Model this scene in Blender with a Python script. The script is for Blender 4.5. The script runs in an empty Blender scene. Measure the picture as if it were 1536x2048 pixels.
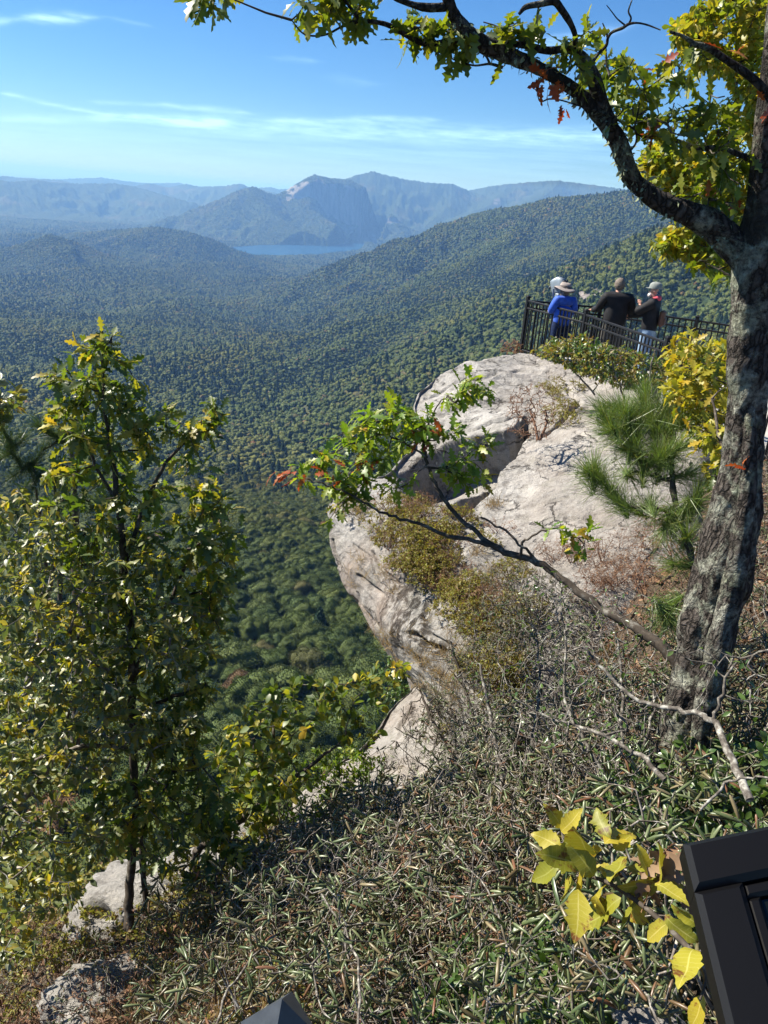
import bpy, math, random
import numpy as np
from mathutils import Matrix, Vector
PI = math.pi
rng = np.random.default_rng(7)
random.seed(7)
scene = bpy.context.scene
COL = scene.collection

# ------------------------------------------------------------------ camera geometry (used to measure the place)
FPX = 1539.0; PITCH = math.radians(22.18); ROLL = math.radians(4.44)
_f = np.array([0, math.cos(PITCH), -math.sin(PITCH)]); _r0 = np.array([1., 0, 0]); _u0 = np.array([0, math.sin(PITCH), math.cos(PITCH)])
_R = math.cos(ROLL)*_r0 + math.sin(ROLL)*_u0; _U = -math.sin(ROLL)*_r0 + math.cos(ROLL)*_u0
def rays(x, y):
    x = np.asarray(x, float)[..., None]; y = np.asarray(y, float)[..., None]
    d = _f*FPX + _R*(x-768) - _U*(y-1024)
    return d/np.linalg.norm(d, axis=-1, keepdims=True)
def P(x, y, d): return rays(x, y)*np.asarray(d, float)[..., None]
def Pz(x, y, z):
    r = rays(x, y); return r*(z/r[2])
def Ph(x, y, h):
    r = rays(x, y); return r*(h/math.hypot(r[0], r[1]))
def PL(lst): return np.array([P(*q[:3]) for q in lst])
def poly_sample(poly, n, d0, d1, rg=rng):
    """n world points at slant distances d0..d1 whose direction falls in the polygon"""
    poly = np.array(poly, float); lo = poly.min(0); hi = poly.max(0); out = []
    while len(out) < n:
        q = lo + rg.random(2)*(hi-lo); ins = False; j = len(poly)-1
        for i in range(len(poly)):
            if (poly[i, 1] > q[1]) != (poly[j, 1] > q[1]) and q[0] < (poly[j, 0]-poly[i, 0])*(q[1]-poly[i, 1])/(poly[j, 1]-poly[i, 1])+poly[i, 0]: ins = not ins
            j = i
        if ins: out.append(P(q[0], q[1], d0+rg.random()*(d1-d0)))
    return np.array(out)

cam = bpy.data.cameras.new('camera'); co = bpy.data.objects.new('camera', cam); COL.objects.link(co)
cam.sensor_fit = 'VERTICAL'; cam.sensor_height = 36.0; cam.lens = FPX/2048*36; cam.clip_start = 0.05; cam.clip_end = 300000
co.matrix_world = Matrix(((_R[0], _U[0], -_f[0], 0), (_R[1], _U[1], -_f[1], 0), (_R[2], _U[2], -_f[2], 0), (0, 0, 0, 1)))
scene.camera = co

# ------------------------------------------------------------------ numpy noise
def _hash(ix, iy, iz, seed):
    n = (ix.astype(np.int64)*374761393 + iy.astype(np.int64)*668265263 + iz.astype(np.int64)*2147483647 + seed*1274126177) & 0xffffffff
    n = ((n ^ (n >> 13))*1274126177) & 0xffffffff
    n = ((n ^ (n >> 16))*2246822519) & 0xffffffff
    return ((n ^ (n >> 15)) & 0xffffff)/float(0xffffff)
def vnoise(x, y, z=None, seed=0):
    x = np.asarray(x, float); y = np.asarray(y, float); z = np.zeros_like(x) if z is None else np.asarray(z, float)
    ix, iy, iz = np.floor(x), np.floor(y), np.floor(z); fx, fy, fz = x-ix, y-iy, z-iz
    fx = fx*fx*(3-2*fx); fy = fy*fy*(3-2*fy); fz = fz*fz*(3-2*fz); r = 0
    for a in (0, 1):
        for b in (0, 1):
            for c in (0, 1):
                w = (fx if a else 1-fx)*(fy if b else 1-fy)*(fz if c else 1-fz)
                r = r + w*_hash(ix+a, iy+b, iz+c, seed)
    return r*2-1
def fbm(x, y, z=None, oct=4, seed=0, gain=.5):
    r = 0; a = 1
    for o in range(oct):
        k = 2.03**o; r = r + a*vnoise(x*k+o*17.3, y*k-o*9.1, None if z is None else z*k, seed+o); a *= gain
    return r

# ------------------------------------------------------------------ mesh helpers
def nrm(v): return v/np.maximum(np.linalg.norm(v, axis=-1, keepdims=True), 1e-9)
class MB:
    """collects vertex / face arrays and links them as one mesh object"""
    def __init__(s): s.v = []; s.f = []; s.n = 0
    def add(s, v, f, m=0):
        v = np.asarray(v, float).reshape(-1, 3); f = np.asarray(f, np.int64)
        if len(f) == 0: return s
        s.v.append(v); s.f.append((f+s.n, m)); s.n += len(v); return s
    def grid(s, V, m=0, closeu=False):
        nu, nv = V.shape[:2]; i = np.arange(nu*nv).reshape(nu, nv)
        if closeu: i = np.vstack([i, i[:1]])
        f = np.stack([i[:-1, :-1], i[1:, :-1], i[1:, 1:], i[:-1, 1:]], -1).reshape(-1, 4)
        return s.add(V.reshape(-1, 3), f, m)
    def tube(s, pts, rad, sides=6, m=0, cap=True, flat=1.0):
        pts = np.asarray(pts, float); n = len(pts); rad = np.broadcast_to(np.asarray(rad, float), (n,))
        t = nrm(np.gradient(pts, axis=0)); up = np.array([0, 0, 1.]) if abs(t[0, 2]) < .9 else np.array([1., 0, 0])
        a = np.empty((n, 3)); u = up
        for k in range(n):
            u = u-t[k]*(u@t[k]); l = math.sqrt(u@u)
            u = u/l if l > 1e-6 else nrm(np.cross(t[k], [.3, .5, .8])); a[k] = u
        b = np.cross(t, a); th = np.arange(sides)*2*PI/sides
        V = pts[:, None]+rad[:, None, None]*(np.cos(th)[None, :, None]*a[:, None]+flat*np.sin(th)[None, :, None]*b[:, None])
        i = np.arange(n*sides).reshape(n, sides); j = np.roll(i, -1, 1)
        s.add(V, np.stack([i[:-1], j[:-1], j[1:], i[1:]], -1).reshape(-1, 4), m)
        if cap:
            base = s.n
            for e, k in ((0, 0), (1, n-1)):
                ring = V[k]; c = pts[k]
                vv = np.vstack([ring, c]); q = np.arange(sides)
                f = np.stack([q, (q+1) % sides, np.full(sides, sides)], -1)
                s.add(vv, f[:, ::-1] if e == 0 else f, m)
        return s
    def box(s, c, sx, M=None, m=0, bev=0):
        c = np.asarray(c, float); h = np.asarray(sx, float)/2
        if bev > 0:
            pts = []; 
            for sx_ in (-1, 1):
                for sy in (-1, 1):
                    for sz in (-1, 1):
                        sg = np.array([sx_, sy, sz])
                        for ax in range(3):
                            q = h*sg; q = q-sg*bev; q[ax] = h[ax]*sg[ax]; pts.append(q)
            bm = bmesh.new()
            for q in pts: bm.verts.new(q)
            bmesh.ops.convex_hull(bm, input=bm.verts)
            bm.verts.ensure_lookup_table(); bm.verts.index_update()
            V = np.array([v.co for v in bm.verts]); fs = np.array([[v.index for v in f.verts] for f in bm.faces]); bm.free()
            if M is not None: V = V@np.asarray(M).T
            return s.add(V+c, fs, m)
        V = np.array([[x, y, z] for x in (-1, 1) for y in (-1, 1) for z in (-1, 1)])*h
        if M is not None: V = V@np.asarray(M).T
        return s.add(V+c, [[0, 1, 3, 2], [4, 6, 7, 5], [0, 4, 5, 1], [2, 3, 7, 6], [0, 2, 6, 4], [1, 5, 7, 3]], m)
    def build(s, name, mats, parent=None, smooth=True):
        me = bpy.data.meshes.new(name); V = np.vstack(s.v) if s.v else np.zeros((0, 3)); me.vertices.add(len(V)); me.vertices.foreach_set('co', V.ravel().astype(np.float32))
        tot = []; li = []; mi = []
        for f, m in s.f: tot.append(np.full(len(f), f.shape[1])); li.append(f.ravel()); mi.append(np.full(len(f), m))
        tot = np.concatenate(tot); li = np.concatenate(li); mi = np.concatenate(mi)
        me.loops.add(len(li)); me.loops.foreach_set('vertex_index', li.astype(np.int32))
        me.polygons.add(len(tot)); me.polygons.foreach_set('loop_start', np.concatenate([[0], np.cumsum(tot)[:-1]]).astype(np.int32))
        me.polygons.foreach_set('loop_total', tot.astype(np.int32)); me.polygons.foreach_set('material_index', mi.astype(np.int32))
        me.polygons.foreach_set('use_smooth', np.full(len(tot), smooth)); me.update(calc_edges=True); me.validate()
        for m in (mats if isinstance(mats, (list, tuple)) else [mats]): me.materials.append(m)
        o = bpy.data.objects.new(name, me); COL.objects.link(o); o.parent = parent; return o
import bmesh
def tag(o, label=None, cat=None, group=None, kind=None):
    if label: o['label'] = label
    if cat: o['category'] = cat
    if group: o['group'] = group
    if kind: o['kind'] = kind
    return o
def empty(name, label=None, cat=None, loc=(0, 0, 0), group=None, rz=0):
    o = bpy.data.objects.new(name, None); COL.objects.link(o); o.location = loc; o.rotation_euler.z = rz; o.empty_display_size = .2
    return tag(o, label, cat, group)
KIDS = {}
def copy_tree(o, parent=None):
    c = o.copy(); COL.objects.link(c); c.parent = parent
    for ch in list(o.children): copy_tree(ch, c)
    return c
def spline(pts, k=6):
    """Catmull-Rom through the points (any dimension)"""
    p = np.asarray(pts, float); p = np.vstack([2*p[0]-p[1], p, 2*p[-1]-p[-2]]); out = []
    for i in range(1, len(p)-2):
        for t in np.arange(k)/k:
            a, b, c, d = p[i-1], p[i], p[i+1], p[i+2]
            out.append(.5*((2*b)+(c-a)*t+(2*a-5*b+4*c-d)*t*t+(3*b-a-3*c+d)*t**3))
    out.append(p[-2]); return np.array(out)

# ------------------------------------------------------------------ materials
class NT:
    def __init__(s, name, vol=False):
        s.m = bpy.data.materials.new(name); s.m.use_nodes = True; s.t = s.m.node_tree; s.t.nodes.clear()
        s.out = s.t.nodes.new('ShaderNodeOutputMaterial')
    def n(s, typ, ins=None, **kw):
        nd = s.t.nodes.new(typ)
        for k, v in kw.items(): setattr(nd, k, v)
        for k, v in (ins or {}).items():
            if isinstance(v, bpy.types.NodeSocket): s.t.links.new(v, nd.inputs[k])
            else: nd.inputs[k].default_value = v
        return nd
    def ramp(s, fac, stops, interp='LINEAR'):
        nd = s.t.nodes.new('ShaderNodeValToRGB'); cr = nd.color_ramp; cr.interpolation = interp
        while len(cr.elements) < len(stops): cr.elements.new(.5)
        for e, (p, c) in zip(cr.elements, stops):
            e.position = p; e.color = (*c, 1) if isinstance(c, (tuple, list)) else (c, c, c, 1)
        s.t.links.new(fac, nd.inputs[0]); return nd.outputs[0]
    def coord(s, w='Object'): return s.n('ShaderNodeTexCoord').outputs[w]
    def noise(s, scale, vec=None, detail=4, rough=.55, dist=0, w='Fac'):
        return s.n('ShaderNodeTexNoise', {'Scale': scale, 'Detail': detail, 'Roughness': rough, 'Distortion': dist, **({'Vector': vec} if vec else {})}).outputs[w]
    def mix(s, a, b, f, mode='MIX'):
        nd = s.n('ShaderNodeMix', data_type='RGBA', blend_type=mode); 
        for k, v in ((0, f), (6, a), (7, b)):
            if isinstance(v, bpy.types.NodeSocket): s.t.links.new(v, nd.inputs[k])
            else: nd.inputs[k].default_value = v if k == 0 else ((*v, 1) if len(v) == 3 else v)
        return nd.outputs[2]
    def math(s, op, a, b=None):
        nd = s.n('ShaderNodeMath', operation=op)
        for k, v in ((0, a), (1, b)):
            if v is None: continue
            if isinstance(v, bpy.types.NodeSocket): s.t.links.new(v, nd.inputs[k])
            else: nd.inputs[k].default_value = v
        return nd.outputs[0]
    def bump(s, h, strength=.5, dist=.05, nin=None):
        return s.n('ShaderNodeBump', {'Height': h, 'Strength': strength, 'Distance': dist, **({'Normal': nin} if nin else {})}).outputs[0]
    def bsdf(s, col, rough=.6, bump=None, spec=.5, metal=0, sheen=0):
        ins = {'Base Color': col if isinstance(col, bpy.types.NodeSocket) else (*col, 1), 'Roughness': rough, 'Specular IOR Level': spec, 'Metallic': metal}
        if bump: ins['Normal'] = bump
        if sheen: ins['Sheen Weight'] = sheen
        return s.n('ShaderNodeBsdfPrincipled', ins).outputs[0]
    def done(s, sh): s.t.links.new(sh, s.out.inputs['Surface']); return s.m
def simple(name, col, rough=.6, spec=.5, metal=0, nscale=0, namt=.25, bump=0, sheen=0):
    t = NT(name); c = col
    nb = None
    if nscale:
        f = t.noise(nscale, t.coord(), 5)
        c = t.ramp(f, [(.3, tuple(x*(1-namt) for x in col)), (.7, tuple(min(1, x*(1+namt)) for x in col))])
        if bump: nb = t.bump(f, bump, .01)
    return t.done(t.bsdf(c, rough, nb, spec, metal, sheen))
def leaf_mat(name, stops, trans=.4, rough=.42, spec=.5, tmul=(1.5, 1.5, .6), under=None):
    """leaf: each leaf (mesh island) takes its own colour; light shines through it"""
    t = NT(name); g = t.n('ShaderNodeNewGeometry'); r = g.outputs['Random Per Island']
    c = t.ramp(r, stops)
    mot = t.noise(60, t.coord(), 2); c2 = t.mix(c, t.ramp(mot, [(.35, .7), (.65, 1.0)]), .6, 'MULTIPLY')
    if under: c3 = t.mix(c2, under, t.math('MULTIPLY', g.outputs['Backfacing'], .7))
    else: c3 = c2
    b = t.bsdf(c3, rough, None, spec)
    tc = t.mix(c2, tmul, 1.0, 'MULTIPLY')
    tr = t.n('ShaderNodeBsdfTranslucent', {'Color': tc}).outputs[0]
    ms = t.n('ShaderNodeMixShader', {0: trans, 1: b, 2: tr}).outputs[0]
    return t.done(ms)
# ------------------------------------------------------------------ sky, sun, air
SUN_AZ = math.radians(-70); SUN_EL = math.radians(42)
wd = bpy.data.worlds.new("World"); scene.world = wd; wd.use_nodes = True; wt = wd.node_tree
bg = wt.nodes['Background']
class WN(NT):
    def __init__(s, t): s.t = t
w = WN(wt)
sky = w.n('ShaderNodeTexSky', sky_type='NISHITA', sun_disc=False, sun_elevation=SUN_EL, sun_rotation=SUN_AZ, altitude=900, air_density=1.0, dust_density=0.1, ozone_density=2.2)
gen = w.coord('Generated'); sp = w.n('ShaderNodeSeparateXYZ', {0: gen})
az = w.math('ARCTAN2', sp.outputs[0], sp.outputs[1]); el = w.math('ARCSINE', sp.outputs[2])
def azel(x, y):
    r = rays(x, y); return math.atan2(r[0], r[1]), math.asin(r[2])
cv = w.n('ShaderNodeCombineXYZ', {0: az, 1: el, 2: 0.0}).outputs[0]
warp = w.noise(9, cv, 3); wob = w.math('MULTIPLY', w.math('SUBTRACT', warp, .5), .012)
el2 = w.math('ADD', el, wob)
st = w.n('ShaderNodeVectorMath', {0: cv, 1: (7, 150, 1)}, operation='MULTIPLY').outputs[0]
streak = w.ramp(w.noise(1.0, st, 6, .6), [(.38, 0.0), (.68, 1.0)])
fine = w.ramp(w.noise(2.6, w.n('ShaderNodeVectorMath', {0: cv, 1: (9, 60, 1)}, operation='MULTIPLY').outputs[0], 6, .65), [(.35, 0.15), (.7, 1.0)])
total = None
for (x1, y1, x2, y2, wd_, amt, tex) in [
    (-40, 236, 420, 242, 6, .55, fine), (380, 246, 1200, 277, 14, .62, fine), (560, 238, 850, 240, 5, .5, fine),
    (330, 213, 480, 224, 4, .55, fine), (20, 190, 225, 233, 3.2, .55, fine), (195, 205, 300, 213, 3, .35, fine), (225, 234, 430, 248, 5, .45, fine),
    (80, 37, 145, 34, 7, .8, fine), (1090, 90, 1210, 62, 8, .5, fine), (-30, 46, 6, 44, 5, .5, fine), (230, 34, 290, 50, 3, .18, fine), (560, 117, 620, 124, 4, .2, fine),
    (-200, 262, 1700, 330, 40, .20, streak), (680, 160, 720, 165, 7, .12, fine)]:
    a1, e1 = azel(x1, y1); a2, e2 = azel(x2, y2); L = math.hypot(a2-a1, e2-e1); ux, uy = (a2-a1)/L, (e2-e1)/L
    px = w.math('SUBTRACT', az, a1); py = w.math('SUBTRACT', el2, e1)
    t_ = w.math('ADD', w.math('MULTIPLY', px, ux), w.math('MULTIPLY', py, uy))
    n_ = w.math('ABSOLUTE', w.math('SUBTRACT', w.math('MULTIPLY', px, uy), w.math('MULTIPLY', py, ux)))
    over = w.math('MAXIMUM', w.math('MAXIMUM', w.math('MULTIPLY', t_, -1.0), w.math('SUBTRACT', t_, L)), 0.0)
    d_ = w.math('ADD', w.math('MULTIPLY', n_, FPX/wd_), w.math('MULTIPLY', over, FPX/(wd_*5)))
    g_ = w.math('POWER', 2.718, w.math('MULTIPLY', w.math('MULTIPLY', d_, d_), -1.0))
    g_ = w.math('MULTIPLY', w.math('MULTIPLY', g_, amt), tex)
    total = g_ if total is None else w.math('ADD', total, g_)
total = w.math('MINIMUM', w.math('MULTIPLY', total, 1.0), .8)
cloudy = w.mix(sky.outputs[0], (12.5, 14, 15.5), total)
gam = w.n('ShaderNodeHueSaturation', {'Saturation': 1.12, 'Color': w.mix(cloudy, (.70, .90, 1.16), 1.0, 'MULTIPLY')})
wt.links.new(gam.outputs[0], bg.inputs['Color']); bg.inputs['Strength'].default_value = 0.052

sun = bpy.data.lights.new('sun', 'SUN'); sun.energy = 5.0; sun.angle = math.radians(.5); sun.color = (1, .93, .82)
so = bpy.data.objects.new('sun', sun); COL.objects.link(so)
sdir = Vector((math.sin(SUN_AZ)*math.cos(SUN_EL), math.cos(SUN_AZ)*math.cos(SUN_EL), math.sin(SUN_EL)))
so.rotation_euler = sdir.to_track_quat('Z', 'Y').to_euler()
scene.view_settings.view_transform = 'Standard'; scene.view_settings.look = 'None'; scene.view_settings.exposure = 1.22; scene.view_settings.gamma = 1
cy = scene.cycles; cy.max_bounces = 6; cy.diffuse_bounces = 3; cy.glossy_bounces = 2; cy.transmission_bounces = 4; cy.transparent_max_bounces = 6; cy.volume_bounces = 0
cy.use_denoising = True; cy.sample_clamp_indirect = 6; cy.use_adaptive_sampling = True; cy.adaptive_threshold = .015
try: cy.denoiser = 'OPENIMAGEDENOISE'; cy.denoising_prefilter = 'ACCURATE'
except Exception: pass

hz = bpy.data.materials.new('haze_air'); hz.use_nodes = True; ht = hz.node_tree; ht.nodes.clear()
ho = ht.nodes.new('ShaderNodeOutputMaterial'); pv = ht.nodes.new('ShaderNodeVolumePrincipled')
pv.inputs['Color'].default_value = (.24, .49, 1.0, 1); pv.inputs['Absorption Color'].default_value = (.38, .52, .76, 1); pv.inputs['Density'].default_value = 0.72e-4; pv.inputs['Anisotropy'].default_value = .1
ht.links.new(pv.outputs[0], ho.inputs['Volume'])
hb = MB(); hb.box((0, 92000, -330), (380000, 190000, 1260)); hzo = hb.build('haze', hz, smooth=False); tag(hzo, kind='stuff')
# ------------------------------------------------------------------ far terrain
RID = []
def ridge(pts, s_front, s_back, wr, cliff=None, k=30, keep=False):
    if not keep: pts = [(x, y, float(np.interp(h, [0, 6320, 6350, 6600, 7100, 9400, 13000, 30000], [0, 6320, 8900, 9400, 10100, 13400, 17000, 34000]))) for x, y, h in pts]
    W = np.array([Ph(*q[:3]) for q in pts]); cl = np.zeros(len(W)) if cliff is None else np.array(cliff, float)
    RID.append((W, cl, s_front, s_back, wr, k))
# near spur running down from the right
ridge([(1560, 440, 1250), (1450, 448, 1350), (1330, 464, 1500), (1200, 517, 1700), (1050, 568, 1900), (880, 606, 2050), (700, 645, 2050), (560, 690, 1950)], .52, .58, 40, k=40)
ridge([(560, 668, 2150), (450, 700, 2000), (350, 742, 1850), (260, 775, 1700)], .34, .62, 40, k=30)
ridge([(760, 655, 1900), (640, 710, 1650), (540, 745, 1500), (470, 775, 1400)], .36, .62, 30, k=25)
ridge([(1330, 464, 1500), (1290, 540, 1180), (1220, 620, 950), (1150, 700, 760)], .7, .75, 30, k=20)
ridge([(1600, 440, 1250), (1620, 560, 900), (1600, 700, 650)], .8, .9, 20, k=20)
ridge([(1050, 568, 1900), (960, 640, 1500), (880, 720, 1200), (800, 800, 1000)], .5, .55, 30, k=30)
# middle ridge
ridge([(1600, 368, 3200), (1450, 376, 3300), (1330, 384, 3500), (1250, 384, 3700), (1180, 392, 3800), (1120, 400, 3900), (1040, 413, 4000), (985, 424, 4150), (930, 444, 4500), (880, 465, 5000), (820, 486, 5600), (760, 503, 6100)], .42, .5, 90, k=60)
ridge([(1120, 402, 3900), (1060, 450, 3500), (990, 500, 3100), (900, 545, 2800)], .42, .42, 50, k=50)
ridge([(1290, 390, 3600), (1220, 440, 3100), (1130, 500, 2700), (1020, 548, 2500)], .42, .42, 50, k=50)
ridge([(1000, 425, 4100), (900, 490, 3900), (800, 530, 3700)], .36, .4, 50, k=50)
# far range
ridge([(1600, 400, 7600), (1400, 388, 8000), (1250, 379, 8500), (1180, 370, 8900), (1100, 362, 9000), (1050, 366, 9000), (1000, 371, 9000), (935, 382, 9200), (880, 392, 9400)], .33, .4, 160, k=70)
ridge([(935, 381, 8900), (900, 369, 8600), (860, 366, 8500), (830, 363, 8500), (800, 357, 8450), (770, 350, 8400), (745, 343, 8400), (720, 349, 8400), (700, 358, 8500), (660, 380, 8700)], .45, .5, 60, k=50)
ridge([(830, 363, 8500), (825, 400, 8050), (800, 440, 7700), (760, 470, 7400)], .45, .5, 40, k=40)
ridge([(905, 370, 8600), (900, 410, 8000), (850, 455, 7500), (790, 480, 7200)], .4, .45, 40, k=40)
ridge([(1020, 372, 9000), (980, 410, 8000), (920, 445, 7000)], .4, .4, 60, k=50)
ridge([(1120, 364, 9000), (1080, 400, 7600), (1000, 430, 6900)], .4, .4, 60, k=50)
# the long granite mountain with its cliff, and its lower shoulder
ridge([(548, 392, 7000), (575, 381, 7050), (600, 365, 7100), (628, 350, 7150), (655, 357, 7150), (700, 361, 7150), (730, 376, 7150), (757, 404, 7150), (775, 425, 7100)], .42, .6, 18,
      cliff=[0, 30, 90, 200, 300, 400, 360, 190, 30], k=12)
ridge([(340, 444, 7600), (400, 421, 7400), (450, 399, 7200), (480, 386, 7000), (508, 377, 6900), (530, 387, 6900), (552, 392, 6950)], .5, .55, 25, k=25)
ridge([(508, 378, 6900), (545, 430, 6500), (600, 462, 6350)], .42, .45, 70, k=60)
ridge([(590, 400, 6900), (650, 440, 6600), (700, 468, 6400)], .42, .45, 70, k=60)
ridge([(170, 466, 6800), (250, 460, 6500), (310, 455, 6300), (380, 466, 6250), (430, 482, 6300), (462, 500, 6400)], .3, .3, 120, k=40, keep=True)
ridge([(20, 496, 5200), (70, 480, 5200), (100, 470, 5200), (140, 482, 5300), (200, 505, 5200), (250, 518, 5200)], .3, .35, 60, k=40)
ridge([(-80, 470, 8000), (0, 440, 8600), (90, 432, 8800), (200, 425, 9000), (300, 418, 9300)], .12, .14, 300, k=80)
for pts in ([(-80, 372, 13000), (-20, 358, 13000), (30, 365, 13000), (75, 361, 13300), (110, 366, 13500), (160, 368, 14000), (222, 367, 14000), (262, 372, 14000), (300, 385, 13600), (350, 398, 13000)],
            [(270, 372, 17000), (300, 366, 17000), (335, 376, 17000), (372, 368, 17000), (400, 374, 17000), (450, 373, 16000), (480, 367, 16000), (505, 377, 16000), (545, 385, 15500)],
            [(120, 358, 22000), (205, 355, 22000), (250, 362, 22000), (300, 367, 22000), (360, 366, 23000)],
            [(515, 377, 20000), (540, 374, 20000), (560, 379, 20000), (590, 376, 20000)], [(0, 352, 17500), (50, 356, 17500), (120, 360, 17500)]):
    ridge(pts, .25, .25, 150, k=70, keep=True)

BASE = np.array([(10, -34), (25, -52), (60, -84), (100, -102), (150, -120), (230, -144), (350, -180), (500, -221), (680, -264), (900, -292), (1150, -305), (1600, -348), (2200, -405), (3000, -455), (4500, -505), (6000, -528), (8500, -540), (30000, -552), (90000, -470), (185000, -300)])
LAKE_Z = -536.0
lakepoly = [(455, 512), (466, 494), (520, 490), (600, 489), (655, 492), (700, 486), (770, 482), (790, 486), (740, 496), (700, 503), (640, 510), (560, 512), (480, 511)]
LK = np.array([Pz(x, y, LAKE_Z)[:2] for x, y in lakepoly])
def seg_dist(x, y, A, B):
    d = B-A; L2 = d@d; t = np.clip(((x-A[0])*d[0]+(y-A[1])*d[1])/L2, 0, 1)
    return np.hypot(x-A[0]-t*d[0], y-A[1]-t*d[1]), t
def inpoly(x, y, Q):
    ins = np.zeros(x.shape, bool); j = len(Q)-1
    for i in range(len(Q)):
        c = ((Q[i, 1] > y) != (Q[j, 1] > y)); 
        with np.errstate(divide='ignore', invalid='ignore'):
            xi = (Q[j, 0]-Q[i, 0])*(y-Q[i, 1])/(Q[j, 1]-Q[i, 1])+Q[i, 0]
        ins ^= c & (x < xi); j = i
    return ins
def smax(a, b, k):
    h = np.maximum(k-np.abs(a-b), 0)/k; return np.maximum(a, b)+h*h*k*.25
def H(x, y):
    r = np.hypot(x, y); z = np.interp(np.log(r), np.log(BASE[:, 0]), BASE[:, 1])
    amp = np.interp(r, [0, 100, 600, 3000, 9000, 20000, 90000], [1, 4, 15, 32, 30, 40, 60])
    z = z + amp*.8*fbm(x/420, y/420, oct=4, seed=3) + np.interp(r, [0, 3000, 6000, 90000], [0, 10, 26, 60])*np.maximum(fbm(x/1600, y/1600, oct=3, seed=9), -.2)
    wx = 60*fbm(x/500, y/500, oct=3, seed=21); wy = 60*fbm(x/500, y/500, oct=3, seed=31); sc = np.interp(r, [0, 300, 3000, 20000], [0, .2, 1, 2.5])
    cliffm = np.zeros_like(r)
    shp = x.shape; X, Y, Rr, Z, CM = x.ravel(), y.ravel(), r.ravel(), z.ravel().copy(), cliffm.ravel()
    WX, SC = np.broadcast_to(wx, shp).ravel(), sc.ravel()
    J1 = np.abs(fbm(X/260, Y/260, oct=4, seed=77)); floor_ = Z.min()
    for W, cl, sf, sb, wr, k in RID:
        reach = (W[:, 2].max()+545)/min(sf, sb)/.8+wr+100; lo = W[:, :2].min(0)-reach; hi = W[:, :2].max(0)+reach
        q = np.nonzero((X > lo[0]) & (X < hi[0]) & (Y > lo[1]) & (Y < hi[1]))[0]
        if len(q) == 0: continue
        xq, yq, rq = X[q], Y[q], Rr[q]
        best = np.full(len(q), 1e9); zc = np.zeros(len(q)); cr = np.zeros(len(q)); cc = np.zeros(len(q))
        for i in range(len(W)-1):
            d, t = seg_dist(xq, yq, W[i, :2], W[i+1, :2]); m = d < best; tm = t[m]; best[m] = d[m]
            zc[m] = W[i, 2]+tm*(W[i+1, 2]-W[i, 2]); cr[m] = np.hypot(W[i, 0]+tm*(W[i+1, 0]-W[i, 0]), W[i, 1]+tm*(W[i+1, 1]-W[i, 1])); cc[m] = cl[i]+tm*(cl[i+1]-cl[i])
        front = rq < cr
        jit = J1[q]*np.minimum(best, 500)*.16
        best2 = np.maximum(best+np.minimum(best, 200)/200*(WX[q] if wr > 20 else 0)*SC[q]*.5, 0)
        prof = np.where(front, sf, sb)*(np.sqrt(best2**2+wr**2)-wr)+jit
        if cl.max() > 0:
            cw = 125+25*fbm(xq/90, yq/90, oct=2, seed=5); c = np.where(front, cc, 0)
            dr = np.clip((best-cw)/22, 0, 1); prof = prof+c*dr*dr*(3-2*dr); CM[q] = np.where(front & (best > cw-8) & (best < cw+60) & (cc > 15), 1, CM[q])
        Z[q] = smax(Z[q], zc-prof, k)
    z = Z.reshape(shp); cliffm = CM.reshape(shp)
    nl = (r > 6700) & (r < 9300); dl = np.full(r.shape, 1e9)
    for i in range(len(LK)): dl[nl] = np.minimum(dl[nl], seg_dist(x[nl], y[nl], LK[i-1], LK[i])[0])
    azc = np.arctan2(x, y); la = np.arctan2(LK[:, 0], LK[:, 1]); lr = np.hypot(LK[:, 0], LK[:, 1])
    inaz = (azc > la.min()-.01) & (azc < la.max()-.02) & (r < lr.mean())
    z = np.where(inaz & nl & (dl < 1100), np.minimum(z, LAKE_Z+2+.02*dl), z)
    lk = inpoly(x, y, LK); z = np.where(lk, LAKE_Z-9, np.where((r > 5500) & (r < 10500), np.maximum(z, LAKE_Z+2), z))
    return z, cliffm
def geo(a, b, q):
    n = int(math.log(b/a)/math.log(1+q)); return a*(b/a)**(np.arange(n)/n)
RR = np.concatenate([geo(14, 400, .02), geo(400, 6000, .008), np.arange(6000, 10900, 17.), geo(10900, 24000, .006), geo(24000, 185000, .02), [185000]])
AA = np.radians(np.linspace(-44, 48, 1000))
gx = RR[:, None]*np.sin(AA)[None]; gy = RR[:, None]*np.cos(AA)[None]
gz, gcl = H(gx, gy)
# canopy relief beyond the planted trees
rr = np.hypot(gx, gy)
can = rng.random(gx.shape); gzc = gz + np.interp(rr, [0, 5200, 6900, 8600, 8700, 12000, 60000], [0, 0, .1, .3, 1.2, 1.2, .3])*(can**2*15)*(gz > LAKE_Z-3)*(gcl < .5)
gn = nrm(np.stack([-np.gradient(gz, axis=0)/np.maximum(np.gradient(rr, axis=0), .1), np.ones_like(gz)], -1))
V = np.stack([gx, gy, gzc], -1)
tb = MB(); tb.grid(V[:, ::-1])
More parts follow.
